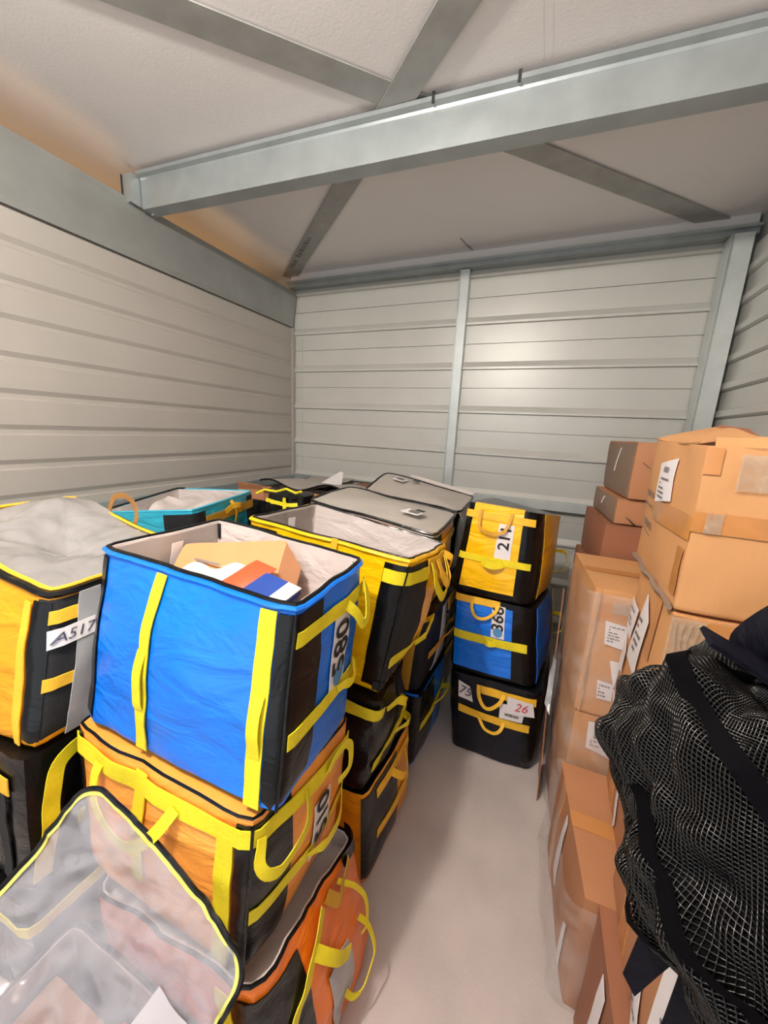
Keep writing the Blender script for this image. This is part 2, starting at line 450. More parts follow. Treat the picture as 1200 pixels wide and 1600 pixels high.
# ================================================================== the room
YB = 3.3; XL = -2.43; XR = 1.0; YF = -1.3; ZC = 3.08
struct(mesh('floor', [(XL-1, YF, 0), (XR+.1, YF, 0), (XR+.1, YB+.1, 0), (XL-1, YB+.1, 0), (XL-1, YF, -.1), (XR+.1, YF, -.1), (XR+.1, YB+.1, -.1), (XL-1, YB+.1, -.1)],
            [(0, 1, 2, 3), (7, 6, 5, 4), (0, 4, 5, 1), (1, 5, 6, 2), (2, 6, 7, 3), (3, 7, 4, 0)], M_FLOOR, smooth=False))
ceil = struct(boxm('ceiling', XL-1.0, XR+.1, YF, YB+.1, ZC, ZC+.06, M_CEIL))
# faint sheet joint lips on the ceiling
for xj in (-.20, -.17):
    boxm('joint_strip', xj-.004, xj+.004, YF, 1.8, ZC-.001, ZC, M_CEIL, ceil)
for xc in (-.72,):
    tube('crease', [(xc-.05, 3.02, ZC-.002), (xc-.03, 3.12, ZC-.004), (xc, 3.22, ZC-.006)], .004, M_GALVD, ceil)

# ---- left wall: horizontal profiled panels
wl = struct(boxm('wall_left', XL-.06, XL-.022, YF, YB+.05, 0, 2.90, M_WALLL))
struct(boxm('wall_neighbour', -3.42, -3.38, YF, YB+.1, 0, ZC, M_WALLL))
pitch = .1722; z = 2.615
zs = []
while z > .1:
    zs.append((max(.02, z-pitch), z)); z -= pitch
for (za, zb) in zs:
    # a flat board with a pressed groove along its lower edge
    prof = [(0, za+.054), (0, zb), (-.024, zb), (-.024, za), (0, za), (0, za+.002), (-.013, za+.010), (-.013, za+.030)]
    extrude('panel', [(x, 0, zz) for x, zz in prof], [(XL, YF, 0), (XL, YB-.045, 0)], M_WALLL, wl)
# eave channel on top of the left wall
ev = struct(extrude('trim_1', [(0, 0, 2.635), (0, 0, 2.63), (.012, 0, 2.625), (.012, 0, 2.66), (.045, 0, 2.885), (.045, 0, 2.925), (-.02, 0, 2.925), (-.02, 0, 2.63)][2:], [(XL, YF, 0), (XL, YB-.03, 0)], M_EAVE))
struct(boxm('trim_2', XL-.01, XL+.018, YB-.05, YB-.012, 0, 2.62, M_WALLL))        # corner flashing
struct(boxm('trim_3', XL-.005, XL+.05, YF, YB-.06, 1.135, 1.195, M_GALV))         # rail on the left wall

# ---- back wall: two bays of panels with raised ribs, posts and rails
wb = struct(boxm('wall_back', XL-1.0, XR+.06, YB+.022, YB+.06, 0, ZC, M_WALL))
bays = [(XL+.0, -.80), (-.74, .93)]
zr = [2.755+.0+.345*0-.345*k for k in range(8)]
zr = [2.587+.345, 2.587, 2.247, 1.900, 1.560, 1.21, .87, .53, .19]
for (xa, xb) in bays:
    for k in range(len(zr)-1):
        z1, z0 = zr[k]-.03, zr[k+1]+.03
        mid = (z0+z1)/2
        for (a, b) in ((z0, mid-.0008), (mid+.0008, z1)):
            prof = [(-.003, a), (-.003, b-.003), (.002, b), (.022, b), (.022, a)]
            extrude('panel', [(0, y, zz) for y, zz in prof], [(xa, YB, 0), (xb, YB, 0)], M_WALL, wb)
    for k, zz in enumerate(zr):
        prof = [(.0, zz+.036), (-.026, zz-.012), (-.026, zz-.028), (.0, zz-.031), (.022, zz-.034), (.022, zz+.038)]
        extrude('rib', [(0, y, q_) for y, q_ in prof], [(xa, YB, 0), (xb, YB, 0)], M_WALL, wb)
# thin upright flange seen at the left end of the first bay
for k in range(1, 5):
    boxm('stiffener', XL+.085, XL+.10, YB-.011, YB+.004, zr[k+1]+.05, zr[k]-.06, M_WALL, wb)
def chan(name, x0, x1, y0, y1, z0, z1, parent=None): return boxm(name, x0, x1, y0, y1, z0, z1, M_GALV, parent)
# posts as C-channels: web and two lips
def post(name, xa, xb, ya, yb, z0, z1):
    prof = [(xa, ya), (xb, ya), (xb, yb), (xb-.006, yb), (xb-.006, ya+.006), (xb-.026, ya+.006), (xb-.026, ya+.010), (xa+.014, ya+.010), (xa+.014, ya+.006), (xa+.006, ya+.006), (xa+.006, yb), (xa, yb)]
    prof = [(xa, ya), (xb, ya), (xb, yb), (xb-.006, yb), (xb-.006, ya+.006), (xa+.006, ya+.006), (xa+.006, yb), (xa, yb)]
    return struct(extrude(name, [(x, y, 0) for x, y in prof], [(0, 0, z0), (0, 0, z1)], M_POST))
p1 = post('trim_4', -.805, -.728, YB-.075, YB, 0, 2.95)
boxm('lip', -.803, -.795, YB-.080, YB-.0755, 0, 2.95, M_GALV, p1)
p2 = post('trim_5', .855, .965, YB-.15, YB-.02, 0, 2.945)
boxm('lip', .857, .866, YB-.156, YB-.1505, 0, 2.945, M_GALV, p2)
# top rail (two stepped flanges) and middle rail
tr = struct(extrude('trim_6', [(0, YB, 3.0), (0, YB-.09, 3.0), (0, YB-.09, 2.96), (0, YB-.085, 2.955), (0, YB, 2.955)], [(XL, 0, .0), (XR, 0, -.0)], M_GALV))
boxm('flange', XL, XR, YB-.125, YB-.09, 2.985, 3.0, M_GALV, tr)
boxm('flange', XL, XR, YB-.05, YB, 3.0, ZC, M_CEIL, tr)
mr = struct(extrude('trim_7', [(0, YB+.01, 1.205), (0, YB-.07, 1.205), (0, YB-.075, 1.20), (0, YB-.075, 1.135), (0, YB-.07, 1.13), (0, YB+.01, 1.13)], [(-.727, 0, 0), (.854, 0, 0)], M_POST))
struct(extrude('trim_8', [(0, YB+.01, 1.205), (0, YB-.07, 1.205), (0, YB-.075, 1.20), (0, YB-.075, 1.135), (0, YB-.07, 1.13), (0, YB+.01, 1.13)], [(XL+.05, 0, 0), (-.806, 0, 0)], M_GALV))

# ---- right wall
wr_ = struct(boxm('wall_right', XR+.022, XR+.06, YF, YB+.05, 0, ZC, M_WALL))
z = 2.93
while z > .2:
    za = z-pitch
    extrude('panel', [(XR-.0+dx, 0, zz) for dx, zz in [(0, za+.03), (0, z-.03), (.022, z-.03), (.022, za+.03)]], [(0, YF, 0), (0, YB, 0)], M_WALL, wr_)
    extrude('rib', [(XR+dx, 0, zz) for dx, zz in [(.0, za+.032), (-.018, za+.022), (-.018, za-.014), (0, za-.026), (.022, za-.028), (.022, za+.034)]], [(0, YF, 0), (0, YB, 0)], M_WALL, wr_)
    z = za

# ---- ceiling beam and the crossed flat straps
bm0 = Vector((XL+.01, 1.735, 0)); bm1 = Vector((XR-.005, 1.905, 0))
beam = struct(extrude('trim_9', [(0, 0, 2.885), (0, .085, 2.885), (0, .085, 2.905), (0, .080, 2.905), (0, .080, 2.892), (0, .006, 2.892), (0, .006, 3.055), (0, .05, 3.055), (0, .05, 3.062), (0, -.03, 3.062), (0, -.03, 3.045), (0, -.004, 3.04), (0, 0, 3.03)], [bm0+Vector((.075, 0, 0)), bm1], M_GALV))
boxm('end_plate', XL+.012, XL+.075, 1.675, 1.682, 2.90, 3.04, M_GALV, beam)
boxm('end_cleat', XL+.070, XL+.078, 1.682, 1.74, 2.895, 3.045, M_GALV, beam)
boxm('end_cap', XL+.010, XL+.016, 1.668, 1.74, 2.89, 3.04, M_RUST, beam)
for xx in (-.62, -.28):
    yy = 1.735+(xx-XL)/3.43*.17
    boxm('clip', xx-.006, xx+.006, yy-.034, yy-.03, 3.035, 3.075, M_RUST, beam)
for xx in (XL+.03, XL+.09, XL+.10):
    tube('bolt', [(xx, 1.79, 2.888), (xx, 1.79, 2.878)], .006, M_GALV, beam, k=6)
def strap_flat(name, a, b, wd, z0, z1):
    a = Vector((*a, 0)); b = Vector((*b, 0)); d = (b-a).normalized(); s = Vector((-d.y, d.x, 0))*wd/2
    v = []
    for zz in (z0, z1): v += [a-s+Vector((0, 0, zz)), b-s+Vector((0, 0, zz)), b+s+Vector((0, 0, zz)), a+s+Vector((0, 0, zz))]
    return struct(mesh(name, v, [(0, 3, 2, 1), (4, 5, 6, 7), (0, 1, 5, 4), (1, 2, 6, 5), (2, 3, 7, 6), (3, 0, 4, 7)], M_GALVD, smooth=False))
b1 = strap_flat('trim_10', (-2.46, 3.26), (.9, .30), .125, 3.064, 3.069)
b2 = strap_flat('trim_11', (.88, 3.36), (-2.35, .25), .125, 3.070, 3.075)
# stamped marking on the near strap
rnd = random.Random(4)
d = Vector((-2.46-.9, 3.26-.30, 0)).normalized(); sdir = Vector((-d.y, d.x, 0)); c0 = Vector((-1.80, 2.68, 3.0632)); sv = []; sf = []
x = 0
while x < .62:
    wd = rnd.uniform(.02, .05)
    if not .34 < x < .42:
        b_ = len(sv); q0 = c0+d*x+sdir*.012; q1 = c0+d*(x+wd)+sdir*.012; h_ = sdir*rnd.uniform(.03, .042)
        sv += [q0, q1, q1+h_, q0+h_]; sf.append((b_, b_+1, b_+2, b_+3))
    x += wd+rnd.uniform(.008, .02)
mesh('stamp', sv, sf, M_INKG, b1, smooth=False)

# ================================================================== bags
def mailbag_common(b): pass

# ---- blue bag 580
B = Box('courier_bag', 'open blue bag numbered 580 holding parcels, on top of the front stack', 'bag',
        [(-1.04, .492, .912), (-.420, .503, .900), (-.45, .878, .863), (-1.02, .91, .90), (-1.06, .595, 1.357), (-.437, .60, 1.327), (-.45, .945, 1.328), (-1.03, .965, 1.362)],
        r=.024, bulge=(.034, .010, .004, .004), wr=.009, wsc=6, seed=1, rb=.008)
B.body(M_BLUE); B.lining(M_LINING); B.rim(M_BLACK, rad=.006); B.rim(M_BLUE, 'hem', rad=.007, t=.985, off=.003)
B.patch('corner_panel', .945, 1.30, 0.0, .955, M_BLACK, off=.003)
tube('piping', [B.P(1.0, .02+.94*i/14, .006) for i in range(15)], .004, M_BLACK, B.o)
B.patch('corner_panel', 3.70, 4.045, 0.0, .955, M_BLACK, off=.003)
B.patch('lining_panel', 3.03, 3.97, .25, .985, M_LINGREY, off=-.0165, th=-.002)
B.vstrap(.370, .02, .965, M_LIME, wd=.036, dg=.012); B.vstrap(.910, .01, .965, M_LIME, wd=.040)
B.loop([(.374, .58, .011), (.371, .50, .016), (.374, .40, .018), (.372, .30, .017), (.374, .25, .010)], M_LIME, wd=.028)
B.loop([(.910, .56, .011), (.908, .48, .016), (.910, .38, .018), (.910, .26, .010)], M_LIME, wd=.030)
B.hstrap(1.02, 1.97, .83, M_LIME, wd=.036); B.hstrap(1.02, 1.98, .34, M_LIME, wd=.034)
B.loop([(1.62, .83, .011), (1.70, .77, .03), (1.78, .69, .04), (1.85, .72, .045), (1.92, .84, .03), (1.97, .90, .012)], M_LIME, wd=.028)
B.loop([(1.60, .34, .011), (1.66, .36, .025), (1.74, .34, .03), (1.84, .34, .03), (1.92, .40, .012)], M_LIME, wd=.026)
lb = B.patch('number_label', 1.48, 1.71, .37, .79, M_PAPER, off=.006, th=.002)
B.text('580', 1.60, .60, .098, M_INK, rot=90, parent=lb, sx=1.0, off=.009); B.disc(1.60, .435, .028, M_DOTB, parent=lb, off=.009)
B.bars(1.575, 1.635, .725, .765, parent=lb, off=.009, m=M_INKG, vert=False)
for g in (3.0, 1.97):
    p = B.P(g, .985, -.02); tube('zipper_pull', [p, p+Vector((.004, -.004, -.02)), p+Vector((.006, -.006, -.05))], .005, M_BLACK, B.o)
p0 = B.patch('care_tag', 3.42, 3.52, .78, .93, M_PAPER, off=-.021, th=-.002)
# parcels inside the blue bag
def parcel(name, label, cat, c, th, m, wob=.01, seed=0, n=10):
    c = [Vector(p) for p in c]; base = sum(c, Vector())/4
    r = root(name, base, label, cat)
    nrm = (c[1]-c[0]).cross(c[3]-c[0]).normalized()
    def pillow(u, v):
        k = (math.sin(math.pi*u)*math.sin(math.pi*v))**.5
        return nrm*(th*.5*k)
    P = []; Q = []
    for i in range(n):
        u = i/(n-1); a = []; b = []
        for j in range(n):
            v = j/(n-1); p = c[0]*(1-u)*(1-v)+c[1]*u*(1-v)+c[2]*u*v+c[3]*(1-u)*v
            w_ = nrm*wob*noise.noise(p*11+Vector((seed, 0, 0)))
            a.append(p+pillow(u, v)+w_); b.append(p-pillow(u, v)*.8+w_-nrm*.002)
        P.append(a); Q.append(b)
    v = [x for r_ in P for x in r_]+[x for r_ in Q for x in r_]; o = n*n; f = []
    for i in range(n-1):
        for j in range(n-1):
            a, b_, c_, d_ = i*n+j, (i+1)*n+j, (i+1)*n+j+1, i*n+j+1
            f += [(a, b_, c_, d_), (o+a, o+d_, o+c_, o+b_)]
    for i in range(n-1):
        f += [(i*n, o+i*n, o+(i+1)*n, (i+1)*n), (i*n+n-1, (i+1)*n+n-1, o+(i+1)*n+n-1, o+i*n+n-1), (i, i+1, o+i+1, o+i), ((n-1)*n+i, o+(n-1)*n+i, o+(n-1)*n+i+1, (n-1)*n+i+1)]
    mesh('pouch', v, f, m, r)
    return r
def obox(name, label, cat, corners, m, **k):
    return Box(name, label, cat, corners, r=k.get('r', .004), bulge=k.get('bulge', (.002,)*4), wr=k.get('wr', .0015), seed=k.get('seed', 0), group=k.get('group'), rb=.004)
def ocorners(o, ax, ay, az):
    o, ax, ay, az = map(Vector, (o, ax, ay, az))
    return [o, o+ax, o+ax+ay, o+ay, o+az, o+ax+az, o+ax+ay+az, o+ay+az]
# brown kraft carton tilted in the bag
kb = obox('kraft_parcel', 'flattened brown kraft carton leaning inside the open blue bag', 'parcel',
          ocorners((-.945, .70, 1.135), (.31, .10, .035), (-.055, .14, .10), (-.01, -.035, .08)), M_KRAFT, bulge=(.008,)*4, wr=.005)
kb.body(M_KRAFT); kb.lid(M_KRAFT, 'flap'); kb.patch('tape', .42, .60, .05, .97, M_TAPE, off=.004, th=.001)
kb2 = sheet('loose_flap', [kb.P(1.05, .98), kb.P(1.95, .98), kb.P(1.9, .98)+Vector((.055, .0, -.06)), kb.P(1.0, .98)+Vector((.06, -.01, -.075))], M_CARDD, kb.o, th=.004)
pm = parcel('poly_mailer', 'white poly mailer with printed lines inside the blue bag', 'parcel',
            [(-1.005, .63, 1.21), (-.70, .63, 1.205), (-.69, .84, 1.29), (-.98, .83, 1.275)], .06, M_POLY, wob=.02, seed=4, n=16)
sheet('printed_lines', [(-.93, .765, 1.292), (-.83, .765, 1.292), (-.83, .771, 1.295), (-.93, .771, 1.295)], M_INKG, pm, th=.001, nu=3, nv=2)
rp = parcel('orange_mailer', 'orange and white mailer lying in the blue bag', 'parcel',
            [(-.79, .635, 1.258), (-.69, .63, 1.248), (-.65, .80, 1.305), (-.73, .81, 1.312)], .02, M_REDP, wob=.006, seed=6)
bp_ = obox('boxed_parcel', 'dark blue box with a cream edge inside the blue bag', 'parcel',
           ocorners((-.685, .625, 1.222), (.115, -.012, -.015), (.035, .125, .045), (.015, -.01, .05)), M_BLUEP)
bp_.body(M_BLUEP); bp_.lid(M_BLUEP, 'lid')
sheet('cream_edge', [bp_.tri(bp_.W*.66, -.002, bp_.H+.004), bp_.tri(bp_.W+.003, -.002, bp_.H+.004), bp_.tri(bp_.W+.003, bp_.D, bp_.H+.004), bp_.tri(bp_.W*.66, bp_.D, bp_.H+.004)], M_PAPER, bp_.o, th=.004, nu=3, nv=3)
wp = obox('parcel_box', 'tan carton under the mailers in the open blue bag', 'parcel',
          ocorners((-.99, .62, .93), (.46, 0, -.01), (0, .28, -.03), (0, .03, .23)), M_CARDD)
wp.body(M_CARD); wp.lid(M_CARD, 'top')

# ---- orange bag 510
B = Box('courier_bag', 'orange bag numbered 510, squeezed directly under the blue 580 bag', 'bag',
        [(-1.05, .45, .475), (-.475, .445, .475), (-.465, .86, .455), (-1.05, .86, .455), (-1.062, .475, .895), (-.455, .475, .888), (-.455, .90, .822), (-1.055, .90, .875)],
        r=.028, bulge=(.022, .028, .004, .004), wr=.008, wsc=6, seed=2)
B.body(M_ORANGE); B.lid(M_ORANGE, 'top_cover', off=0); B.rim(M_BLACK, rad=.004)
B.patch('corner_panel', .94, 1.28, 0.0, .97, M_BLACK); tube('piping', [B.P(1.0, .02+.94*i/14, .006) for i in range(15)], .004, M_BLACK, B.o); B.patch('corner_panel', 3.6, 4.05, 0, .97, M_BLACK)
B.hstrap(.0, 1.0, .90, M_LIME, wd=.042); B.hstrap(1.0, 1.98, .90, M_LIME, wd=.038, dt=-.05)
B.vstrap(.46, .30, .97, M_LIME, wd=.040); B.vstrap(.90, .02, .88, M_LIME, wd=.044)
B.loop([(.22, .90, .012), (.215, .82, .022), (.25, .70, .03), (.36, .61, .036), (.46, .60, .038), (.56, .68, .038), (.63, .79, .032), (.67, .90, .012)], M_LIME, wd=.028)
B.loop([(1.04, .90, .012), (1.02, .80, .03), (1.06, .70, .04), (1.16, .70, .04), (1.30, .79, .04), (1.40, .89, .012)], M_LIME, wd=.024)
B.loop([(1.62, .84, .012), (1.68, .95, .03), (1.78, .97, .036), (1.86, .88, .036), (1.84, .74, .036), (1.74, .68, .02)], M_LIME, wd=.026)
B.hstrap(1.01, 1.98, .40, M_LIME, wd=.034)
B.loop([(1.42, .40, .012), (1.48, .43, .03), (1.58, .40, .036), (1.74, .42, .036), (1.90, .46, .012)], M_LIME, wd=.026)
lb = B.patch('number_label', 1.46, 1.66, .30, .72, M_PAPER, off=.007, th=.002)
B.text('510', 1.56, .585, .090, M_INK, rot=90, parent=lb, off=.0095); B.disc(1.56, .385, .026, M_DOTO, parent=lb, off=.0095)

# ---- orange bag on the floor, slumped, right side facing the aisle
B = Box('courier_bag', 'slumped deep orange bag on the floor at the front of the aisle', 'bag',
        [(-1.0, .435, 0.0), (-.345, .425, 0.0), (-.335, .90, 0.0), (-1.0, .90, 0.0), (-.98, .425, .45), (-.425, .42, .525), (-.395, .86, .435), (-.98, .86, .435)],
        r=.035, bulge=(.01, .035, .004, .004), wr=.016, wsc=8, seed=3)
B.body(M_ORANGED); B.lining(M_LINING, depth=.86); B.rim(M_BLACK, rad=.005)
B.patch('corner_panel', .90, 1.28, 0.0, .93, M_BLACK); B.vstrap(.86, .02, .93, M_LIME, wd=.042)
B.patch('clear_pocket', 1.40, 1.62, .18, .62, M_STRIPG, off=.006)
B.loop([(1.10, .60, .010), (1.18, .68, .010), (1.28, .78, .012), (1.38, .86, .014), (1.52, .94, .012)], M_LIME, wd=.032, name='strap')
B.loop([(1.36, .84, .014), (1.42, .76, .024), (1.50, .66, .03), (1.58, .60, .02)], M_LIME, wd=.032, name='strap')
B.loop([(1.58, .95, .012), (1.66, .86, .02), (1.76, .92, .02), (1.86, .97, .012)], M_OLIVE, wd=.032, name='strap')
B.loop([(1.70, .94, .015), (1.80, .82, .03), (1.85, .68, .035), (1.80, .54, .03), (1.74, .50, .012)], M_LIME, wd=.014)
B.loop([(1.52, .34, .012), (1.55, .27, .03), (1.62, .27, .04), (1.74, .38, .045), (1.80, .50, .03), (1.78, .58, .012)], M_LIME, wd=.016)
B.patch('corner_patch', 1.80, 2.08, .94, 1.04, M_BLACK, off=.008)

# ---- front bag with its clear lid thrown back
FG = Box('courier_bag', 'bag in the near left corner with a clear lid thrown back', 'bag',
         [(-.98, .02, 0), (-.52, .03, 0), (-.50, .375, 0), (-.98, .375, 0), (-.97, .045, .42), (-.505, .045, .40), (-.49, .375, .42), (-.96, .375, .43)],
         r=.028, seed=8, wr=.006)
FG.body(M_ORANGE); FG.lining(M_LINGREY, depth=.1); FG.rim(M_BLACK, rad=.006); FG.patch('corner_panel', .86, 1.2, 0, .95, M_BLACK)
FG.hstrap(.02, 1.98, .8, M_LIME)
P1 = Vector((-.862, .405, .885)); P2 = Vector((-.388, .388, .690)); P3 = Vector((-.50, .05, .415)); P4 = Vector((-.965, .05, .62))
def lid_pt(u, v, off=0):
    # u along the far edge P1->P2, v towards the hinge
    p = P1*(1-u)*(1-v)+P2*u*(1-v)+P3*u*v+P4*(1-u)*v
    n = (P2-P1).cross(P4-P1).normalized()
    if n.z < 0: n = -n
    p = p+n*(-.045*math.sin(math.pi*u)*(1-.3*v)-.035*math.sin(math.pi*v)*1.0)+n*.014*noise.noise(p*9)+n*.009*(1-2*abs(noise.noise(p*16)))+n*.004*noise.noise(p*40)
    # round the free corners
    return p+n*off
def rc(u, v, k=.10):
    # squeeze the square a little so that the two free corners are round
    du = min(u, 1-u)
    if v < k and du < k:
        a = k-v; b = k-du
        d_ = math.hypot(a, b)
        if d_ > k:
            s_ = k/d_; v2 = k-a*s_; du2 = k-b*s_
            return (du2 if u < .5 else 1-du2), v2
    return u, v
nu = nv = 70
P = []; NN = []
for i in range(nu):
    r1 = []; r2 = []
    for j in range(nv):
        u, v = rc(i/(nu-1), j/(nv-1)); r1.append(lid_pt(u, v)); r2.append(Vector((0, -.5, .85)).normalized())
    P.append(r1); NN.append(r2)
v_, f_ = grid_solid(P, NN, nu, nv, .0015)
lid = mesh('lid', v_, f_, M_CLEAR, FG.o)
def lid_path(q, off, n=8):
    out = []
    for (u, v) in catmull(q, n):
        u, v = rc(min(1, max(0, u)), min(1, max(0, v))); out.append(lid_pt(u, v, off))
    return out
edge = [(0, 1), (0, .75), (0, .5), (0, .25), (0, .1), (0, .05), (0, 0), (.05, 0), (.1, 0), (.25, 0), (.5, 0), (.75, 0), (.9, 0), (.95, 0), (1, 0), (1, .05), (1, .1), (1, .25), (1, .5), (1, .75), (1, 1)]
tube('lid_binding', lid_path(edge, .001), .0055, M_BLACK, lid)
ins = [(.02+u*.96, .02+v*.98) for u, v in edge]
# lime stitching band inside the binding
bandv = []; bandf = []
A = lid_path(edge, .003); 
cen = lid_pt(.5, .5)
for i, p in enumerate(A):
    d_ = (cen-p).normalized(); bandv += [p+d_*.004, p+d_*.013]
for i in range(len(A)-1): bandf.append((2*i, 2*i+1, 2*i+3, 2*i+2))
mesh('lid_piping', bandv, bandf, M_PIPE, lid)
def lid_quad(name, q, m, off, n=8):
    vv = []; ff = []
    for i in range(n):
        for j in range(n):
            a, b = i/(n-1), j/(n-1)
            u = q[0][0]*(1-a)*(1-b)+q[1][0]*a*(1-b)+q[2][0]*a*b+q[3][0]*(1-a)*b
            v = q[0][1]*(1-a)*(1-b)+q[1][1]*a*(1-b)+q[2][1]*a*b+q[3][1]*(1-a)*b
            vv.append(lid_pt(u, v, off))
    for i in range(n-1):
        for j in range(n-1): ff.append((i*n+j, (i+1)*n+j, (i+1)*n+j+1, i*n+j+1))
    return mesh(name, vv, ff, m, lid)
lid_quad('paper_label', [(.74, .30), (.90, .28), (.86, .72), (.70, .72)], M_PAPERG, .004)
for k, (x0, y0, m_) in enumerate(((-.94, .08, M_CARDD), (-.72, .10, M_ORANGED))):
    pb = obox('parcel_box', ['brown parcel box under the clear lid near the corner', 'orange parcel box under the clear lid near the corner'][k], 'parcel', ocorners((x0, y0, .05), (.19, 0, 0), (0, .22, 0), (0, .01, .30)), m_)
    pb.body(m_); pb.lid(m_, 'top')

# ---- left bag A517 with cloudy clear lid
B = Box('courier_bag', 'orange and charcoal bag labelled A517 with a cloudy clear lid', 'bag',
        [(-1.72, .37, .86), (-1.10, .395, .852), (-1.10, .83, .84), (-1.72, .83, .86), (-1.74, .45, 1.36), (-1.122, .485, 1.238), (-1.095, .90, 1.245), (-1.76, .90, 1.362)],
        r=.028, bulge=(.03, .012, .006, .006), wr=.008, seed=5)
B.body(M_AMBER); B.lining(M_LINING, depth=.1); B.rim(M_BLACK, rad=.010, off=0)
B.patch('side_panel', .96, 1.98, 0, .965, M_CHAR); B.patch('corner_panel', .94, 1.02, 0, .95, M_BLACK, off=.005)
B.vstrap(.915, .02, .93, M_GOLD, wd=.022)
B.hstrap(1.01, 1.98, .86, M_GOLD, wd=.038, off=.009); B.hstrap(1.01, 1.98, .42, M_GOLD, wd=.038, off=.009)
B.patch('grey_strip', 1.15, 1.28, .02, .99, M_STRIPG, off=.012)
lb = B.quadpatch('paper_label', [(1.015, .665), (1.245, .69), (1.245, .80), (1.01, .785)], M_PAPER, off=.0145)
B.text('A517', 1.125, .735, .042, M_PEN, rot=4, parent=lb, off=.017, shear=.25)
lidf = lambda p, rho: (1-rho)*(-.055)+(.035*noise.noise(Vector((p.x*5, p.y*5, 3)))+.014*(1-2*abs(noise.noise(Vector((p.x*11, p.y*11, 6))))))*(1-rho**3)+.05*max(0, 1-math.hypot(p.x+1.62, p.y-.80)/.2)
ld = B.lid(M_CLEARG, 'lid', fn=lidf, off=-.004, K=24, n=96)
B.rim(M_GOLD, 'lid_piping', rad=.006, t=1.022, off=-.012)
sheet('hook_patch', [(-1.30, .545, 1.263), (-1.245, .545, 1.253), (-1.245, .60, 1.253), (-1.30, .60, 1.262)], M_BLACK, ld, th=.003, nu=4, nv=4)
B.loop([(2.50, .95, .02), (2.50, 1.06, .03), (2.56, 1.14, .035), (2.64, 1.16, .035), (2.72, 1.10, .03), (2.74, .96, .02)], M_TAN, wd=.022)
# ---- black bag beneath A517 and the one below it
B = Box('courier_bag', 'black bag with a lime corner strap under the A517 bag', 'bag',
        [(-1.74, .34, .42), (-1.115, .35, .42), (-1.115, .82, .42), (-1.74, .82, .42), (-1.74, .35, .845), (-1.105, .375, .838), (-1.10, .83, .828), (-1.74, .83, .845)], r=.028, bulge=(.012, .02, .004, .004), wr=.01, seed=6)
B.body(M_BLACK); B.lid(M_BLACK, 'top_cover', off=0)
B.loop([(1.62, .94, .012), (1.45, .93, .014), (1.28, .95, .016), (1.13, .90, .03), (1.07, .70, .036), (1.05, .50, .04), (1.04, .30, .03), (1.04, .12, .014)], M_LIME, wd=.040, name='strap')
B.patch('strap_tab', 1.55, 1.98, .86, .98, M_LIME, off=.012); B.hstrap(1.22, 1.9, .38, M_LIME, wd=.04)
B.hstrap(.55, .93, .80, M_GOLD, wd=.05); B.vstrap(.87, .1, .75, M_CHAR, wd=.04)
B = Box('courier_bag', 'dark bag on the floor at the bottom of the far left stack', 'bag',
        [(-1.75, .32, 0), (-1.10, .32, 0), (-1.10, .83, 0), (-1.75, .83, 0), (-1.75, .33, .415), (-1.11, .33, .415), (-1.11, .83, .412), (-1.75, .83, .415)], r=.028, wr=.01, seed=7)
B.body(M_BLACK); B.lid(M_BLACK, 'top_cover', off=0); B.hstrap(.05, 1.95, .8, M_LIME); B.patch('front_panel', .2, .8, .05, .7, M_CHAR)

# ---- yellow bag, open, behind the blue one
B = Box('courier_bag', 'open yellow and black bag with empty pale lining behind the blue bag', 'bag',
        [(-1.03, 1.055, .845), (-.425, 1.045, .800), (-.44, 1.46, .800), (-1.03, 1.48, .825), (-1.008, 1.08, 1.350), (-.352, 1.08, 1.297), (-.352, 1.565, 1.222), (-1.02, 1.555, 1.325)],
        r=.028, bulge=(.01, .050, .004, .004), wr=.011, seed=9)
B.body(M_YEL); B.lining(M_LINING); B.rim(M_YEL, 'hem', rad=.008, t=.99, off=.0); B.rim(M_BLACK, 'zip', rad=.005, t=1.004, off=-.008)
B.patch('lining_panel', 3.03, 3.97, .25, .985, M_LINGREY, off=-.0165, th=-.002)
B.patch('corner_panel', .885, 1.0, .0, .955, M_BLACK); B.patch('side_band', 1.0, 1.36, .0, .955, M_CHAR); tube('piping', [B.P(1.0, .02+.94*i/14, .006) for i in range(15)], .004, M_BLACK, B.o); B.patch('corner_panel', .0, .2, 0, .95, M_BLACK)
B.hstrap(.89, 1.34, .87, M_LIME, wd=.045); B.hstrap(1.04, 1.95, .24, M_LIME, wd=.038)
B.loop([(1.36, .95, .02), (1.36, .82, .035), (1.48, .68, .045), (1.62, .66, .045), (1.74, .76, .045), (1.80, .94, .02)], M_LIME, wd=.036)
B.loop([(1.50, .95, .02), (1.52, .84, .04), (1.60, .76, .05), (1.72, .80, .05), (1.84, .94, .02)], M_GOLD, wd=.034)
B.loop([(1.88, .94, .01), (1.95, .90, .045), (1.98, .80, .05), (1.94, .72, .035), (1.88, .74, .012)], M_GOLD, wd=.030)
B.hstrap(1.32, 1.86, .92, M_GOLD, wd=.05, off=.012)
B.loop([(1.44, .25, .012), (1.54, .30, .03), (1.64, .27, .035), (1.74, .31, .035), (1.80, .36, .04), (1.86, .30, .03), (1.9, .24, .012)], M_LIME, wd=.03)
B.vstrap(.58, .93, 1.015, M_GOLD, wd=.022, off=.009, name='tab')
B.patch('care_tag', 3.40, 3.50, .80, .93, M_PAPER, off=-.021, th=-.002)
B.patch('bottom_cap', .96, 1.06, .0, .10, M_CHAR, off=.006)
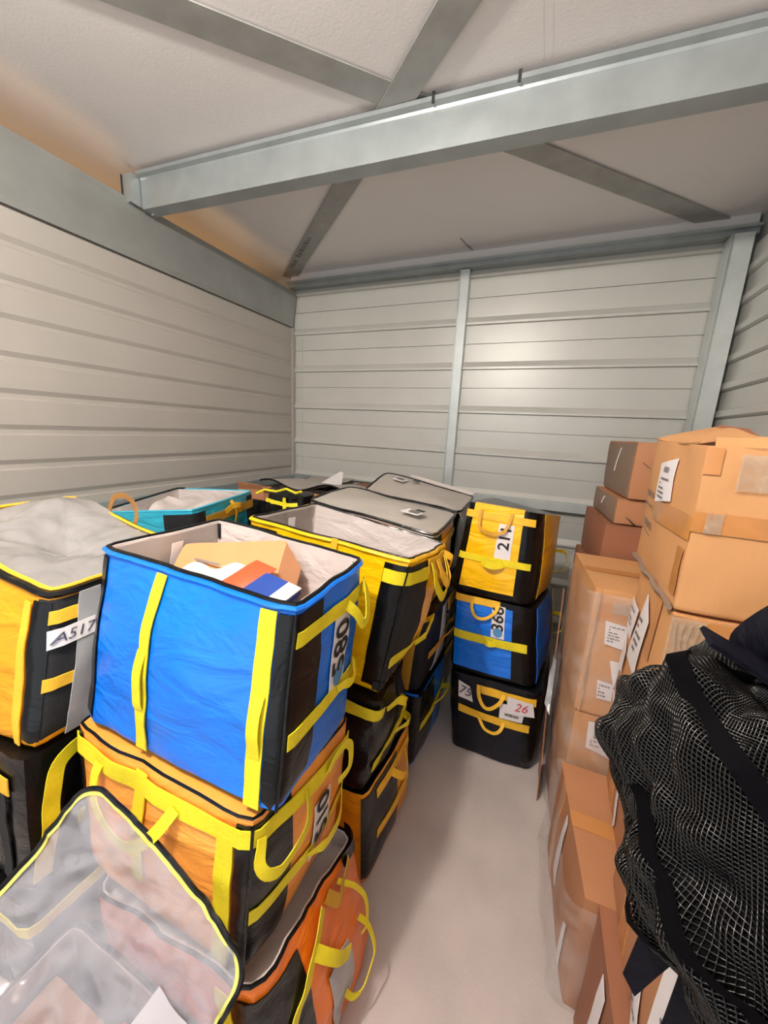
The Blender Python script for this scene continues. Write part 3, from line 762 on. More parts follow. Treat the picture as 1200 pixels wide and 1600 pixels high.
# ---- black bag under it
B = Box('courier_bag', 'black bag with two lime straps squashed under the open yellow bag', 'bag',
        [(-1.02, 1.025, .40), (-.455, 1.015, .40), (-.435, 1.46, .40), (-1.02, 1.46, .40), (-1.03, 1.045, .835), (-.415, 1.03, .788), (-.475, 1.43, .690), (-1.03, 1.47, .815)],
        r=.028, bulge=(.012, .025, .004, .004), wr=.014, seed=10)
B.body(M_BLACK); B.lid(M_BLACK, 'top_cover', off=0)
B.hstrap(.74, 1.10, .86, M_LIME, wd=.045, off=.012); B.hstrap(1.05, 1.9, .26, M_LIME, wd=.036, dt=.12)
B.loop([(1.18, .84, .012), (1.30, .92, .04), (1.42, .86, .05), (1.5, .82, .012)], M_LIME, wd=.032)
B.loop([(1.45, .34, .012), (1.55, .44, .05), (1.66, .42, .05), (1.75, .36, .012)], M_LIME, wd=.030)
B.patch('side_patch', 1.5, 1.95, .3, .95, M_NAVY, off=.004)
# ---- amber and black bag on the floor
B = Box('courier_bag', 'amber bag with a wide black corner on the floor under the black bag', 'bag',
        [(-1.0, 1.0, 0), (-.425, 1.0, 0), (-.40, 1.44, 0), (-1.0, 1.44, 0), (-1.01, 1.02, .395), (-.445, 1.01, .395), (-.42, 1.45, .392), (-1.01, 1.45, .395)],
        r=.028, bulge=(.008, .014, .004, .004), wr=.006, seed=11)
B.body(M_AMBER); B.lid(M_BLACK, 'top_cover', off=0)
B.patch('corner_panel', .985, 1.60, .0, .96, M_BLACK)
B.hstrap(1.18, 1.9, .86, M_GOLD, wd=.036); B.hstrap(1.18, 1.9, .40, M_GOLD, wd=.036)
B.loop([(1.45, .86, .01), (1.55, .75, .04), (1.68, .74, .04), (1.8, .84, .01)], M_GOLD, wd=.03)

# ---- third stack: grey lid, 187, blue
gl = lambda p, rho: .022*(1-rho**2)+.016*noise.noise(Vector((p.x*4, p.y*4, 1)))
B = Box('courier_bag', 'bag with a plain grey lid just behind the open yellow bag', 'bag',
        [(-1.08, 1.60, .865), (-.44, 1.595, .855), (-.43, 2.03, .855), (-1.08, 2.03, .87), (-1.11, 1.64, 1.318), (-.42, 1.60, 1.252), (-.42, 2.03, 1.262), (-1.12, 2.09, 1.33)], r=.028, seed=12)
B.body(M_AMBER); ld = B.lid(M_LIDGREY, 'lid', fn=gl, off=.006); B.rim(M_BLACK, rad=.007, off=.004, fn=gl)
B.patch('corner_panel', .85, 1.3, 0, .95, M_BLACK); B.hstrap(.9, 1.95, .8, M_GOLD)
def top_quad(name, c, m, ld, fn, n=5, dz=.004, box=None):
    return None
sheet('care_tag', [(-.625, 1.70, 1.314), (-.53, 1.685, 1.306), (-.515, 1.745, 1.309), (-.60, 1.765, 1.318)], M_PAPER, ld, th=.002, nu=4, nv=4)
sheet('printed_mark', [(-.585, 1.705, 1.317), (-.535, 1.70, 1.312), (-.53, 1.735, 1.315), (-.58, 1.742, 1.319)], M_INKG, ld, th=.001, nu=4, nv=4)
sheet('hook_patch', [(-.56, 1.745, 1.317), (-.52, 1.74, 1.313), (-.515, 1.765, 1.314), (-.555, 1.772, 1.318)], M_BLACK, ld, th=.002, nu=4, nv=4)
B = Box('courier_bag', 'charcoal and white bag numbered 187 wedged below the grey lidded bag', 'bag',
        [(-1.06, 1.58, .435), (-.435, 1.575, .435), (-.42, 2.02, .43), (-1.06, 2.02, .43), (-1.08, 1.595, .86), (-.40, 1.585, .85), (-.385, 2.02, .845), (-1.08, 2.02, .86)], r=.028, bulge=(.01, .022, .004, .004), seed=13)
B.body(M_NAVY); B.lid(M_BLACK, 'top_cover', off=0)
B.patch('front_panel', .3, .84, 0, .95, M_GREEN); B.vstrap(.90, .02, .95, M_OLIVE, wd=.05, off=.012)
B.patch('white_panel', 1.42, 1.97, .04, .96, M_WHITE); B.hstrap(1.1, 1.95, .45, M_OLIVE, wd=.038, dt=.06)
B.loop([(1.5, .50, .012), (1.6, .62, .05), (1.75, .68, .05), (1.85, .55, .012)], M_OLIVE, wd=.028)
B.text('187', 1.66, .66, .10, M_NAVY, rot=90, off=.006); B.disc(1.66, .88, .03, M_DOTG, off=.006)
B.patch('amber_patch', 1.5, 2.0, .90, 1.05, M_OLIVE, off=.02)
B = Box('courier_bag', 'blue and black bag on the floor under the 187 bag', 'bag',
        [(-1.04, 1.565, 0), (-.435, 1.56, 0), (-.40, 2.01, 0), (-1.04, 2.01, 0), (-1.05, 1.575, .43), (-.42, 1.57, .43), (-.395, 2.01, .425), (-1.05, 2.01, .425)], r=.028, bulge=(.01, .014, .004, .004), seed=14)
B.body(M_BLUE); B.lid(M_BLACK, 'top_cover', off=0); B.patch('corner_panel', .5, 1.50, 0, .97, M_BLACK)
B.vstrap(.86, .02, .95, M_GOLD, wd=.045); B.hstrap(1.1, 1.95, .50, M_LIME, wd=.036, dt=.1)
B.loop([(1.5, .56, .012), (1.6, .66, .05), (1.72, .72, .06), (1.8, .62, .012)], M_LIME, wd=.028)

# ---- fourth stack: grey lid raised at the back; below it two bags
gl2 = lambda p, rho: .012*noise.noise(Vector((p.x*5, p.y*5, 5)))+.02*(1-rho**2)
B = Box('courier_bag', 'bag with a puckered grey lid and pale lining edge beside the back wall', 'bag',
        [(-1.06, 2.14, .865), (-.44, 2.10, .865), (-.44, 2.50, .865), (-1.06, 2.52, .865), (-1.07, 2.22, 1.305), (-.415, 2.06, 1.268), (-.41, 2.50, 1.292), (-1.04, 2.52, 1.395)], r=.04, seed=15)
B.body(M_BLACK); ld = B.lid(M_LIDGREY, 'lid', fn=gl2, off=.004); B.rim(M_BLACK, rad=.007, off=.006, fn=gl2)
sheet('lining_edge', [(-.86, 2.50, 1.385), (-.42, 2.485, 1.305), (-.40, 2.50, 1.320), (-.86, 2.53, 1.40)], M_LINING, ld, th=.003)
sheet('lid_corner_flap', [(-.405, 2.06, 1.262), (-.405, 2.30, 1.28), (-.385, 2.30, 1.20), (-.385, 2.08, 1.21)], M_LIDGREY, ld, th=.003)
tg = sheet('care_tag', [(-.94, 2.36, 1.380), (-.85, 2.33, 1.368), (-.83, 2.39, 1.374), (-.92, 2.42, 1.388)], M_PAPER, ld, th=.002, nu=4, nv=4)
sheet('printed_mark', [(-.92, 2.37, 1.384), (-.86, 2.35, 1.375), (-.85, 2.375, 1.379), (-.905, 2.40, 1.387)], M_INKG, ld, th=.001, nu=4, nv=4)
sheet('hook_patch', [(-.80, 2.39, 1.374), (-.76, 2.38, 1.369), (-.755, 2.415, 1.372), (-.795, 2.43, 1.378)], M_BLACK, ld, th=.002, nu=4, nv=4)
for k, (za, zb, m_) in enumerate(((.43, .862, M_NAVY), (0, .428, M_BLACK))):
    B = Box('courier_bag', ['dark navy bag under the puckered grey lid bag', 'black floor bag at the bottom of the stack by the back wall'][k], 'bag',
            [(-1.05, 2.10, za), (-.44, 2.09, za), (-.44, 2.51, za), (-1.05, 2.51, za), (-1.06, 2.10, zb), (-.43, 2.09, zb), (-.43, 2.51, zb), (-1.06, 2.51, zb)], r=.028, seed=16+k)
    B.body(m_); B.lid(m_, 'top_cover', off=0); B.hstrap(.05, 1.95, .8, M_GOLD)

# ---- stack by the aisle end: 211, 366, black
B = Box('courier_bag', 'yellow bag numbered 211 on top of the stack at the aisle end', 'bag',
        [(-.372, 1.80, .915), (.022, 1.80, .905), (.125, 2.36, .845), (-.30, 2.36, .90), (-.322, 1.82, 1.378), (.014, 1.81, 1.362), (.125, 2.33, 1.268), (-.25, 2.33, 1.33)],
        r=.045, bulge=(.010, .018, .004, .004), wr=.006, seed=20)
B.body(M_BLACK); B.lid(M_BLACK, 'top_cover', off=0, fn=lambda p, r_: .015*(1-r_))
fp = B.patch('front_panel', .10, .81, .09, 1.0, M_YEL, off=.003); B.patch('side_panel', 1.17, 1.97, .05, 1.0, M_YEL, off=.003)
B.patch('top_panel_edge', .10, .81, .98, 1.01, M_YEL, off=-.004)
B.hstrap(.0, .97, .89, M_GOLD, wd=.034); B.hstrap(.02, .97, .43, M_LIME, wd=.032)
B.loop([(.22, .95, .012), (.22, .86, .02), (.25, .76, .03), (.40, .72, .034), (.58, .75, .03), (.64, .86, .02), (.65, .95, .012)], M_OLIVE, wd=.014)
B.loop([(.36, .42, .012), (.44, .40, .04), (.55, .395, .04), (.64, .42, .012)], M_LIME, wd=.034)
lb = B.patch('number_label', .50, .71, .46, .83, M_PAPER, off=.0065, th=.002)
B.text('211', .61, .69, .076, M_INK, rot=90, parent=lb, off=.009)
B.loop([(1.86, .52, .0), (1.90, .53, .05), (1.93, .40, .06), (1.92, .26, .05), (1.90, .22, .0)], M_LIME, wd=.022)
B = Box('courier_bag', 'blue bag numbered 366 between the yellow 211 bag and a black bag', 'bag',
        [(-.335, 1.80, .475), (.09, 1.80, .48), (.165, 2.36, .44), (-.30, 2.36, .46), (-.345, 1.81, .905), (.045, 1.81, .897), (.140, 2.35, .842), (-.30, 2.35, .888)],
        r=.045, bulge=(.012, .028, .004, .004), wr=.007, seed=21)
B.body(M_BLACK); B.lid(M_BLACK, 'top_cover', off=0)
B.patch('front_panel', .03, .76, .07, .93, M_BLUE); B.patch('side_panel', 1.07, 1.97, .04, .98, M_BLUE)
B.hstrap(.03, .94, .50, M_LIME, wd=.044); B.hstrap(.02, .60, .96, M_GOLD, wd=.036)
B.loop([(.24, .95, .012), (.25, .86, .022), (.32, .78, .03), (.44, .79, .03), (.55, .88, .022), (.58, .96, .012)], M_GOLD, wd=.015)
lb = B.patch('number_label', .505, .67, .565, .95, M_PAPER, off=.0065, th=.002)
B.text('366', .59, .80, .084, M_INK, rot=90, parent=lb, off=.009); B.disc(.59, .635, .024, M_DOTB, parent=lb, off=.009)
B.vstrap(1.93, .35, .98, M_LIME, wd=.018, off=.01)
B.loop([(1.86, .62, .0), (1.90, .62, .05), (1.93, .48, .06), (1.92, .34, .05), (1.90, .28, .0)], M_LIME, wd=.022)
B.loop([(.42, .50, .012), (.5, .49, .03), (.58, .50, .012)], M_LIME, wd=.03)
B = Box('courier_bag', 'black bag with golden handles on the floor under the blue 366 bag', 'bag',
        [(-.285, 1.80, 0), (.138, 1.81, 0), (.185, 2.36, 0), (-.26, 2.36, 0), (-.325, 1.80, .465), (.125, 1.80, .472), (.18, 2.36, .43), (-.30, 2.36, .45)],
        r=.035, bulge=(.02, .02, .004, .004), wr=.008, seed=22)
B.body(M_NAVY); B.lid(M_BLACK, 'top_cover', off=0)
B.patch('corner_panel', -.12, .10, .0, .96, M_BLACK); B.patch('corner_panel', .88, 1.2, .0, .96, M_BLACK)
B.hstrap(.32, .98, .88, M_GOLD, wd=.04); B.hstrap(.10, .94, .58, M_GOLD, wd=.040, dt=-.03)
B.loop([(.34, .93, .012), (.36, .84, .035), (.42, .75, .045), (.50, .74, .045), (.60, .82, .035), (.64, .90, .012)], M_GOLD, wd=.018)
B.loop([(.34, .59, .012), (.40, .55, .04), (.46, .49, .05), (.56, .47, .05), (.63, .51, .04), (.66, .57, .012)], M_GOLD, wd=.016)
l1 = B.quadpatch('paper_label', [(.10, .72), (.28, .70), (.24, .88), (.10, .92)], M_PAPER, off=.010)
B.text('75', .18, .81, .07, M_PEN, rot=-8, parent=l1, off=.013, shear=.2)
l2 = B.quadpatch('paper_label', [(.60, .62), (.86, .62), (.88, .80), (.60, .80)], M_PAPER, off=.013)
l3 = B.quadpatch('paper_label', [(.68, .70), (.97, .72), (.95, .88), (.68, .90)], M_PAPER, off=.016)
B.text('26', .83, .80, .062, M_INKR, rot=0, parent=l3, off=.019, shear=.3)
B.bars(.66, .82, .67, .70, parent=l2, off=.0165)

# ---- teal bag and the ones around it at the back left
B = Box('courier_bag', 'open teal bag with pale cream lining near the left wall', 'bag',
        [(-1.86, 1.07, .865), (-1.45, 1.21, .865), (-1.61, 1.76, .865), (-2.03, 1.58, .865), (-1.875, 1.05, 1.258), (-1.436, 1.19, 1.300), (-1.61, 1.77, 1.297), (-2.05, 1.60, 1.285)], r=.03, bulge=(.004, .008, .004, .004), seed=30)
B.body(M_TEAL); B.lining(M_LINING, depth=.2); B.rim(M_TEAL, 'hem', rad=.006)
B.patch('corner_panel', .70, 1.14, 0, .96, M_CHAR); B.patch('corner_panel', 1.86, 2.1, 0, .96, M_CHAR)
B.hstrap(1.14, 1.98, .84, M_OLIVE, wd=.045); B.loop([(1.42, .86, .01), (1.5, .92, .03), (1.62, .90, .035), (1.72, .84, .012)], M_GOLD, wd=.03)
B.loop([(1.52, .98, .01), (1.55, .85, .03), (1.56, .7, .02)], M_GOLD, wd=.026, name='strap')
B.tube = None
tube('zip', [B.P(2.9+i*.1, 1.01, -.004) for i in range(12)], .007, M_BLACK, B.o)
cl = sheet('crumpled_liner', [(-1.80, 1.18, 1.235), (-1.50, 1.28, 1.235), (-1.56, 1.50, 1.255), (-1.92, 1.44, 1.27)], M_LINING, B.o, th=.003, nu=14, nv=14, wob=.05, wsc=7)
for k, (za, zb) in enumerate(((.43, .862), (0, .428))):
    B = Box('courier_bag', ['dark bag directly under the open teal bag', 'dark floor bag two below the open teal bag'][k], 'bag',
            [(-1.87, 1.06, za), (-1.45, 1.20, za), (-1.61, 1.76, za), (-2.03, 1.58, za), (-1.87, 1.06, zb), (-1.45, 1.20, zb), (-1.61, 1.76, zb), (-2.03, 1.58, zb)], r=.028, seed=31+k)
    B.body(M_BLACK); B.lid(M_BLACK, 'top_cover', off=0); B.hstrap(.05, 1.95, .8, M_GOLD)
# bag of cartons with a wavy grey lid flap (behind the teal bag)
wv = lambda p, rho: .03*math.sin(p.x*9+1)*rho+.02*noise.noise(Vector((p.x*6, p.y*6, 9)))
B = Box('courier_bag', 'grey lined bag stuffed with brown cartons behind the teal bag', 'bag',
        [(-2.0, 1.93, .80), (-1.25, 1.91, .80), (-1.25, 2.5, .80), (-2.0, 2.5, .80), (-2.0, 1.93, 1.20), (-1.25, 1.91, 1.205), (-1.25, 2.5, 1.21), (-2.0, 2.5, 1.21)], r=.028, seed=33)
B.body(M_BLACK); B.lining(M_LIDGREY, depth=.5); B.rim(M_BLACK, rad=.007)
fl = sheet('lid', [(-2.02, 2.30, 1.255), (-1.22, 2.22, 1.275), (-1.22, 2.62, 1.25), (-2.02, 2.70, 1.235)], M_LIDGREY, B.o, th=.004, nu=24, nv=10, bend=lambda u, v: (0, 0, .03*math.sin(u*9+.5)*(1-.5*v)))
tube('lid_binding', [Vector((-2.02+.8*i/23, 2.30-.08*i/23, 1.255+.02*i/23+.03*math.sin(i/23*9+.5))) for i in range(24)], .007, M_BLACK, fl)
for k, (cx_, cy_, an, m_, sz) in enumerate(((-1.86, 2.02, .4, M_CARDD, .19), (-1.64, 2.02, -.15, M_CARDD, .21), (-1.40, 2.01, .12, M_CARD, .12))):
    ca, sa = math.cos(an), math.sin(an)
    cb = obox('carton', ['brown carton with an upturned corner in the grey lined bag', 'tan carton in the middle of the grey lined bag', 'reddish carton at the aisle end of the grey lined bag'][k], 'carton',
              ocorners((cx_-.08, cy_-.04, 1.015), (sz*ca, sz*sa, .0), (-.15*sa, .15*ca, 0), (.0, .01, .235)), m_)
    cb.body(m_); cb.lid(m_, 'top')
    sheet('flap', [cb.P(.05, .99), cb.P(.95, .99), cb.P(.95, .99)+Vector((-.01, -.03, .035)), cb.P(.05, .99)+Vector((0, -.03, .055 if k == 0 else .02))], m_, cb.o, th=.004, nu=4, nv=4)
B2 = Box('courier_bag', 'black edged bag in the far left corner with a white sheet on it', 'bag',
         [(-2.1, 2.78, .76), (-1.2, 2.78, .76), (-1.2, 3.15, .76), (-2.1, 3.15, .76), (-2.1, 2.78, 1.185), (-1.2, 2.78, 1.20), (-1.2, 3.15, 1.205), (-2.1, 3.15, 1.205)], r=.04, seed=34)
B2.body(M_BLACK); B2.lining(M_LIDGREY, depth=.5); B2.rim(M_BLACK, rad=.008)
sheet('lid', [(-2.08, 2.76, 1.205), (-1.62, 2.76, 1.215), (-1.62, 3.12, 1.225), (-2.08, 3.12, 1.215)], M_LIDGREY, B2.o, th=.004, wob=.02)
ps = sheet('paper_sheet', [(-1.72, 2.70, 1.235), (-1.50, 2.66, 1.235), (-1.55, 2.78, 1.33), (-1.58, 2.78, 1.335)], M_PAPER, None, th=.0015, nu=5, nv=5)
tag(ps, 'white paper sheet sticking up among the bags in the far left corner', 'paper')
cb = obox('carton', 'reddish carton with a white label inside the far corner bag', 'carton', ocorners((-1.52, 2.82, .99), (.30, 0, 0), (0, .26, 0), (0, 0, .225)), M_CARDR)
cb.body(M_CARDR); cb.lid(M_CARDR, 'top'); cb.patch('address_label', .32, .55, .6, .95, M_PAPER, off=.003, th=.001)
for k, (xa, xb, ya, yb_, zt) in enumerate(((-2.0, -1.25, 1.92, 2.5, .795), (-2.1, -1.2, 2.78, 3.15, .755))):
    for q_, (za, zb) in enumerate(((zt/2+.002, zt), (0, zt/2))):
        B = Box('courier_bag', [['black bag under the grey lined bag of cartons', 'lowest black bag under the grey lined bag of cartons'], ['black bag under the far left corner bag', 'lowest black bag in the far left corner']][k][q_], 'bag',
                [(xa, ya, za), (xb, ya, za), (xb, yb_, za), (xa, yb_, za), (xa, ya, zb), (xb, ya, zb), (xb, yb_, zb), (xa, yb_, zb)], r=.028, seed=40+k*2+q_, bulge=(.004,)*4)
        B.body(M_BLACK); B.lid(M_BLACK, 'top_cover', off=0); B.hstrap(.05, 1.95, .8, M_GOLD)
# small folded black bag with yellow straps
B = Box('folded_bag', 'small folded black bag with yellow straps behind the open yellow bag', 'bag',
        [(-1.42, 1.62, 1.18), (-1.16, 1.62, 1.18), (-1.16, 1.78, 1.18), (-1.42, 1.78, 1.18), (-1.40, 1.64, 1.325), (-1.18, 1.62, 1.32), (-1.17, 1.78, 1.33), (-1.40, 1.78, 1.33)], r=.04, wr=.02, wsc=14, seed=50)
B.body(M_BLACK, nt=8); B.lid(M_BLACK, 'top_cover', off=0, fn=lambda p, r_: .02*(1-r_)); B.hstrap(0, 1, .75, M_LIME, wd=.02, off=.014); B.vstrap(.72, 0, 1.0, M_LIME, wd=.026, off=.014)
tube('cord', [(-1.45, 1.62, 1.32), (-1.40, 1.63, 1.345), (-1.33, 1.64, 1.34), (-1.27, 1.65, 1.36), (-1.2, 1.64, 1.345), (-1.16, 1.63, 1.36)], .007, M_LIME, B.o)
sb = Box('courier_bag', 'dark bag stack filler under the small folded black bag', 'bag',
         [(-1.46, 1.58, 0.86), (-1.14, 1.58, 0.86), (-1.14, 1.88, .86), (-1.46, 1.88, .86), (-1.44, 1.58, 1.178), (-1.15, 1.58, 1.178), (-1.15, 1.88, 1.178), (-1.44, 1.88, 1.178)], r=.028, seed=51, bulge=(.004,)*4)
sb.body(M_BLACK); sb.lid(M_BLACK, 'top_cover', off=0)
sb2 = Box('courier_bag', 'tall dark bag on the floor left of the grey lidded stack', 'bag',
         [(-1.46, 1.62, 0), (-1.13, 1.62, 0), (-1.13, 1.88, 0), (-1.46, 1.88, 0), (-1.44, 1.60, .858), (-1.14, 1.60, .858), (-1.14, 1.88, .858), (-1.44, 1.88, .858)], r=.028, seed=52, bulge=(.004,)*4)
sb2.body(M_BLACK); sb2.lid(M_BLACK, 'top_cover', off=0); sb2.hstrap(.05, 1.95, .8, M_GOLD)

# ================================================================== cartons on the right
def carton(label, corners, m, seed=0, closed=True, tape=True, **k):
    b = Box('carton', label, 'carton', corners, r=.006, bulge=k.get('bulge', (.008, .004, .004, .010)), wr=k.get('wr', .004), wsc=5, seed=seed, rb=.004)
    b.body(m, nt=10)
    if closed:
        for q_, (a, b_) in enumerate(((0, .495), (.505, 1))):
            c = [b.tri(0, b.D*a, b.H), b.tri(b.W, b.D*a, b.H), b.tri(b.W, b.D*b_, b.H), b.tri(0, b.D*b_, b.H)]
            sheet('flap', c, m, b.o, th=.004, nu=6, nv=4, wob=.004, seed=seed+q_)
        if tape:
            c = [b.tri(-.001, b.D*.44, b.H+.003), b.tri(b.W, b.D*.44, b.H+.003), b.tri(b.W, b.D*.56, b.H+.003), b.tri(-.001, b.D*.56, b.H+.003)]
            sheet('tape', c, M_TAPE, b.o, th=.001, nu=5, nv=3)
    return b
# the near pile ------------------------------------------------
def cc(x0a, x0b, x1, y0, y1, z0, z1, top=None):
    """left face runs from x0a (front) to x0b (back)"""
    c = [(x0a, y0, z0), (x1, y0, z0), (x1, y1, z0), (x0b, y1, z0), (x0a, y0, z1), (x1, y0, z1), (x1, y1, z1), (x0b, y1, z1)]
    if top: c[4:] = top
    return c
C1 = carton('wrapped tan carton on the floor in the middle of the right pile', cc(.262, .215, .86, .99, 1.47, 0, .43), M_CARDD, 1)
C1.vstrap(3.22, .02, .98, M_TAPE, wd=.05, off=.003, name='tape')
C1.quadpatch('paper_slip', [(3.42, .35), (3.52, .30), (3.50, .92), (3.45, .95)], M_PAPER)
C1.quadpatch('paper_slip', [(3.80, .05), (3.86, .05), (3.87, .5), (3.82, .45)], M_PAPER)
C2 = carton('wrapped tan carton above it in the middle of the right pile', cc(.365, .370, .93, 1.07, 1.46, .435, .855), M_CARDD, 2)
C2.quadpatch('paper_slip', [(3.56, .02), (3.62, .1), (3.60, .55), (3.55, .50)], M_PAPER)
C2.vstrap(3.30, .02, .98, M_TAPE, wd=.06, off=.003, name='tape')
C3 = carton('tan carton with crumpled clear tape under the big open carton', cc(.350, .352, .95, 1.11, 1.49, .86, 1.275), M_CARD, 3, bulge=(.012, .004, .004, .006))
C3.patch('tape', .0, .115, .0, .99, M_CLTAPE, off=.006, th=.001); C3.patch('tape', .12, .45, .72, .99, M_TAPE, off=.004, th=.001)
for k in range(5):
    g = .015+k*.023; tube('tape_wrinkle', [C3.P(g+.005*math.sin(j*1.3+k), .42+.06*j, .008) for j in range(10)], .0032, M_CLTAPE, C3.o, k=5)
s1 = C3.quadpatch('paper_slip', [(3.034, .50), (3.291, .476), (3.351, .752), (3.089, .765)], M_PAPER, off=.010); C3.lines(3.10, 3.28, .55, .72, 4, off=.012, parent=s1)
s2 = C3.quadpatch('paper_slip', [(3.296, .336), (3.582, .30), (3.651, .779), (3.475, .932)], M_PAPER, off=.010); C3.lines(3.42, 3.58, .45, .76, 5, off=.012, parent=s2, seed=3)
s3 = C3.quadpatch('paper_slip', [(3.04, .10), (3.20, .12), (3.24, .34), (3.08, .42)], M_PAPER, off=.010)
C3.patch('tape', 3.66, 3.78, .55, 1.0, M_TAPE, off=.005, th=.001)
# the big open carton
bigc = [(.350, 1.12, 1.285), (.97, 1.12, 1.285), (.97, 1.60, 1.285), (.354, 1.60, 1.285), (.345, 1.12, 1.700), (.97, 1.12, 1.705), (.97, 1.60, 1.705), (.350, 1.60, 1.708)]
C4 = Box('carton', 'big torn open carton with shipping label on top of the right pile', 'carton', bigc, r=.006, bulge=(.020, .004, .004, .014), wr=.007, wsc=5, seed=4, rb=.004)
C4.body(M_CARD, n=96, nt=18); C4.lining(M_CARDD, 'inside', depth=.3, off=-.008)
lb = C4.quadpatch('shipping_label', [(3.383, .561), (3.68, .614), (3.624, .90), (3.347, .842)], M_PAPER, off=.006)
C4.bars(3.45, 3.55, .79, .83, parent=lb, off=.008, m=M_INKG); C4.lines(3.43, 3.60, .60, .76, 5, parent=lb, off=.008)
C4.patch('tape', 3.40, 4.0, .44, .585, M_TAPE, off=.004, th=.001); C4.patch('tape', .0, .97, .50, .62, M_TAPE, off=.004, th=.001)
C4.patch('tape', .0, .05, .84, .99, M_TAPE, off=.004, th=.001); C4.patch('tape', 3.90, 3.985, .08, .38, M_TAPE, off=.004, th=.001)
C4.patch('tape', .037, .09, .50, .62, M_CLTAPE, off=.008, th=.001); C4.patch('tape', .10, .30, .76, .96, M_CLTAPE, off=.008, th=.001)
C4.bars(3.04, 3.30, .565, .61, off=.004, m=M_INKG, seed=5, name='stamp'); C4.lines(3.06, 3.36, .44, .53, 2, off=.007, name='stamp'); C4.bars(3.10, 3.38, .33, .39, off=.004, m=M_INKG, seed=9, name='stamp'); C4.quadpatch('stamp', [(3.10, .30), (3.36, .28), (3.36, .287), (3.10, .307)], M_INKG, off=.004)
# crushed bottom lip and raised flaps
tube('crushed_edge', [C4.P(3.02+.975*i/12, .03-.02*i/12+.004*math.sin(i), .006+.004*math.sin(i*1.7)) for i in range(13)], .0085, M_CARDG, C4.o)
sheet('flap', [C4.P(3.02, 1.0), C4.P(3.9, 1.0), C4.P(3.85, 1.0)+Vector((.15, .02, .030)), C4.P(3.1, 1.0)+Vector((.15, .04, .050))], M_CARD, C4.o, th=.005, nu=10, nv=8, wob=.02, seed=2)
sheet('flap', [C4.P(2.96, 1.0), C4.P(2.50, 1.0), C4.P(2.60, 1.0)+Vector((0, .03, .055)), C4.P(2.72, 1.0)+Vector((0, .03, .062))], M_CARDR, C4.o, th=.005, nu=8, nv=6, wob=.008)
sheet('flap', [C4.P(2.50, 1.0), C4.P(2.03, 1.0), C4.P(2.03, 1.0)+Vector((0, .10, .018)), C4.P(2.48, 1.0)+Vector((0, .10, .015))], M_CARDR, C4.o, th=.005, nu=8, nv=6, wob=.012)
sheet('flap', [C4.P(.02, 1.0), C4.P(.30, .99), C4.P(.26, 1.0)+Vector((.0, .05, .018)), C4.P(.0, 1.0)+Vector((.03, .06, .02))], M_CARD, C4.o, th=.005, nu=8, nv=6, wob=.015)
sheet('flap', [C4.P(.42, .985), C4.P(.98, .985), C4.P(.98, .985)+Vector((0, -.05, -.02)), C4.P(.45, .985)+Vector((0, -.06, -.03))], M_CARD, C4.o, th=.005, nu=8, nv=6, wob=.015)
# nearest cartons, under the net sack
C5 = carton('nearest floor carton with handwritten paper on its side', cc(.300, .290, .93, .30, .97, 0, .46), M_CARDR, 5)
C5.quadpatch('paper_slip', [(3.2, .30), (3.30, .25), (3.28, .95), (3.22, .98)], M_PAPER)
C5.vstrap(3.5, .02, .98, M_TAPE, wd=.06, off=.003, name='tape')
C6 = carton('second carton from the floor holding up the black net sack', cc(.330, .330, .93, .32, 1.05, .465, .86), M_CARDD, 6)
C6.quadpatch('paper_slip', [(3.305, .537), (3.345, .56), (3.335, .70), (3.244, .634)], M_PAPER)
s1 = C6.quadpatch('paper_slip', [(3.425, .02), (3.49, .10), (3.413, .74), (3.383, .634)], M_PAPER); C6.lines(3.40, 3.46, .15, .6, 9, M_PEN, parent=s1, off=.008, name='handwriting')
s2 = C6.quadpatch('paper_slip', [(3.53, .20), (3.72, .30), (3.66, .99), (3.526, .93)], M_PAPER); C6.text('A2', 3.62, .62, .085, M_PEN, rot=75, parent=s2, off=.009, shear=.2)
C6.vstrap(3.22, .02, .98, M_TAPE, wd=.06, off=.003, name='tape')
# pile behind: wrapped cartons ------------------------------------
D1 = carton('floor carton of the wrapped pile behind the near pile', cc(.235, .205, .80, 1.53, 1.97, 0, .25), M_CARDD, 11)
D2 = carton('wrapped carton with a torn barcode label in the second pile', cc(.238, .20, .80, 1.525, 1.97, .253, .635), M_CARD, 12)
lb = D2.quadpatch('barcode_label', [(.10, .62), (.26, .57), (.30, .955), (.09, .935)], M_PAPER, off=.007); D2.bars(.135, .20, .76, .87, parent=lb, off=.009); D2.bars(.235, .27, .68, .80, parent=lb, off=.009, vert=False); D2.lines(.12, .22, .66, .74, 3, parent=lb, off=.009)
D3 = carton('tall wrapped carton with three white slips in the second pile', cc(.232, .19, .80, 1.52, 1.97, .64, 1.165), M_CARD, 13, bulge=(.012, .004, .004, .01))
D3.patch('tape', .02, .30, .76, .90, M_TAPE, off=.004, th=.001)
lb = D3.quadpatch('shipping_label', [(.10, .60), (.22, .585), (.215, .76), (.085, .775)], M_PAPER, off=.008); D3.lines(.11, .20, .62, .75, 6, parent=lb, off=.010)
lb = D3.quadpatch('shipping_label', [(.115, .16), (.20, .165), (.195, .305), (.10, .31)], M_PAPER, off=.008); D3.lines(.115, .18, .18, .29, 4, M_PEN, parent=lb, off=.010)
D3.quadpatch('paper_slip', [(.192, .29), (.20, .29), (.21, .49), (.148, .485)], M_PAPER, off=.009)
D3.quadpatch('paper_slip', [(.235, .03), (.245, .03), (.205, .27), (.195, .27)], M_PAPER, off=.010)
D3.patch('tape', .11, .21, .84, .92, M_CLTAPE, off=.008, th=.001)
tube('film_edge', [D3.P(.02+.004*math.sin(i), .02+.97*i/9, .016) for i in range(10)], .005, M_CLTAPE, D3.o)
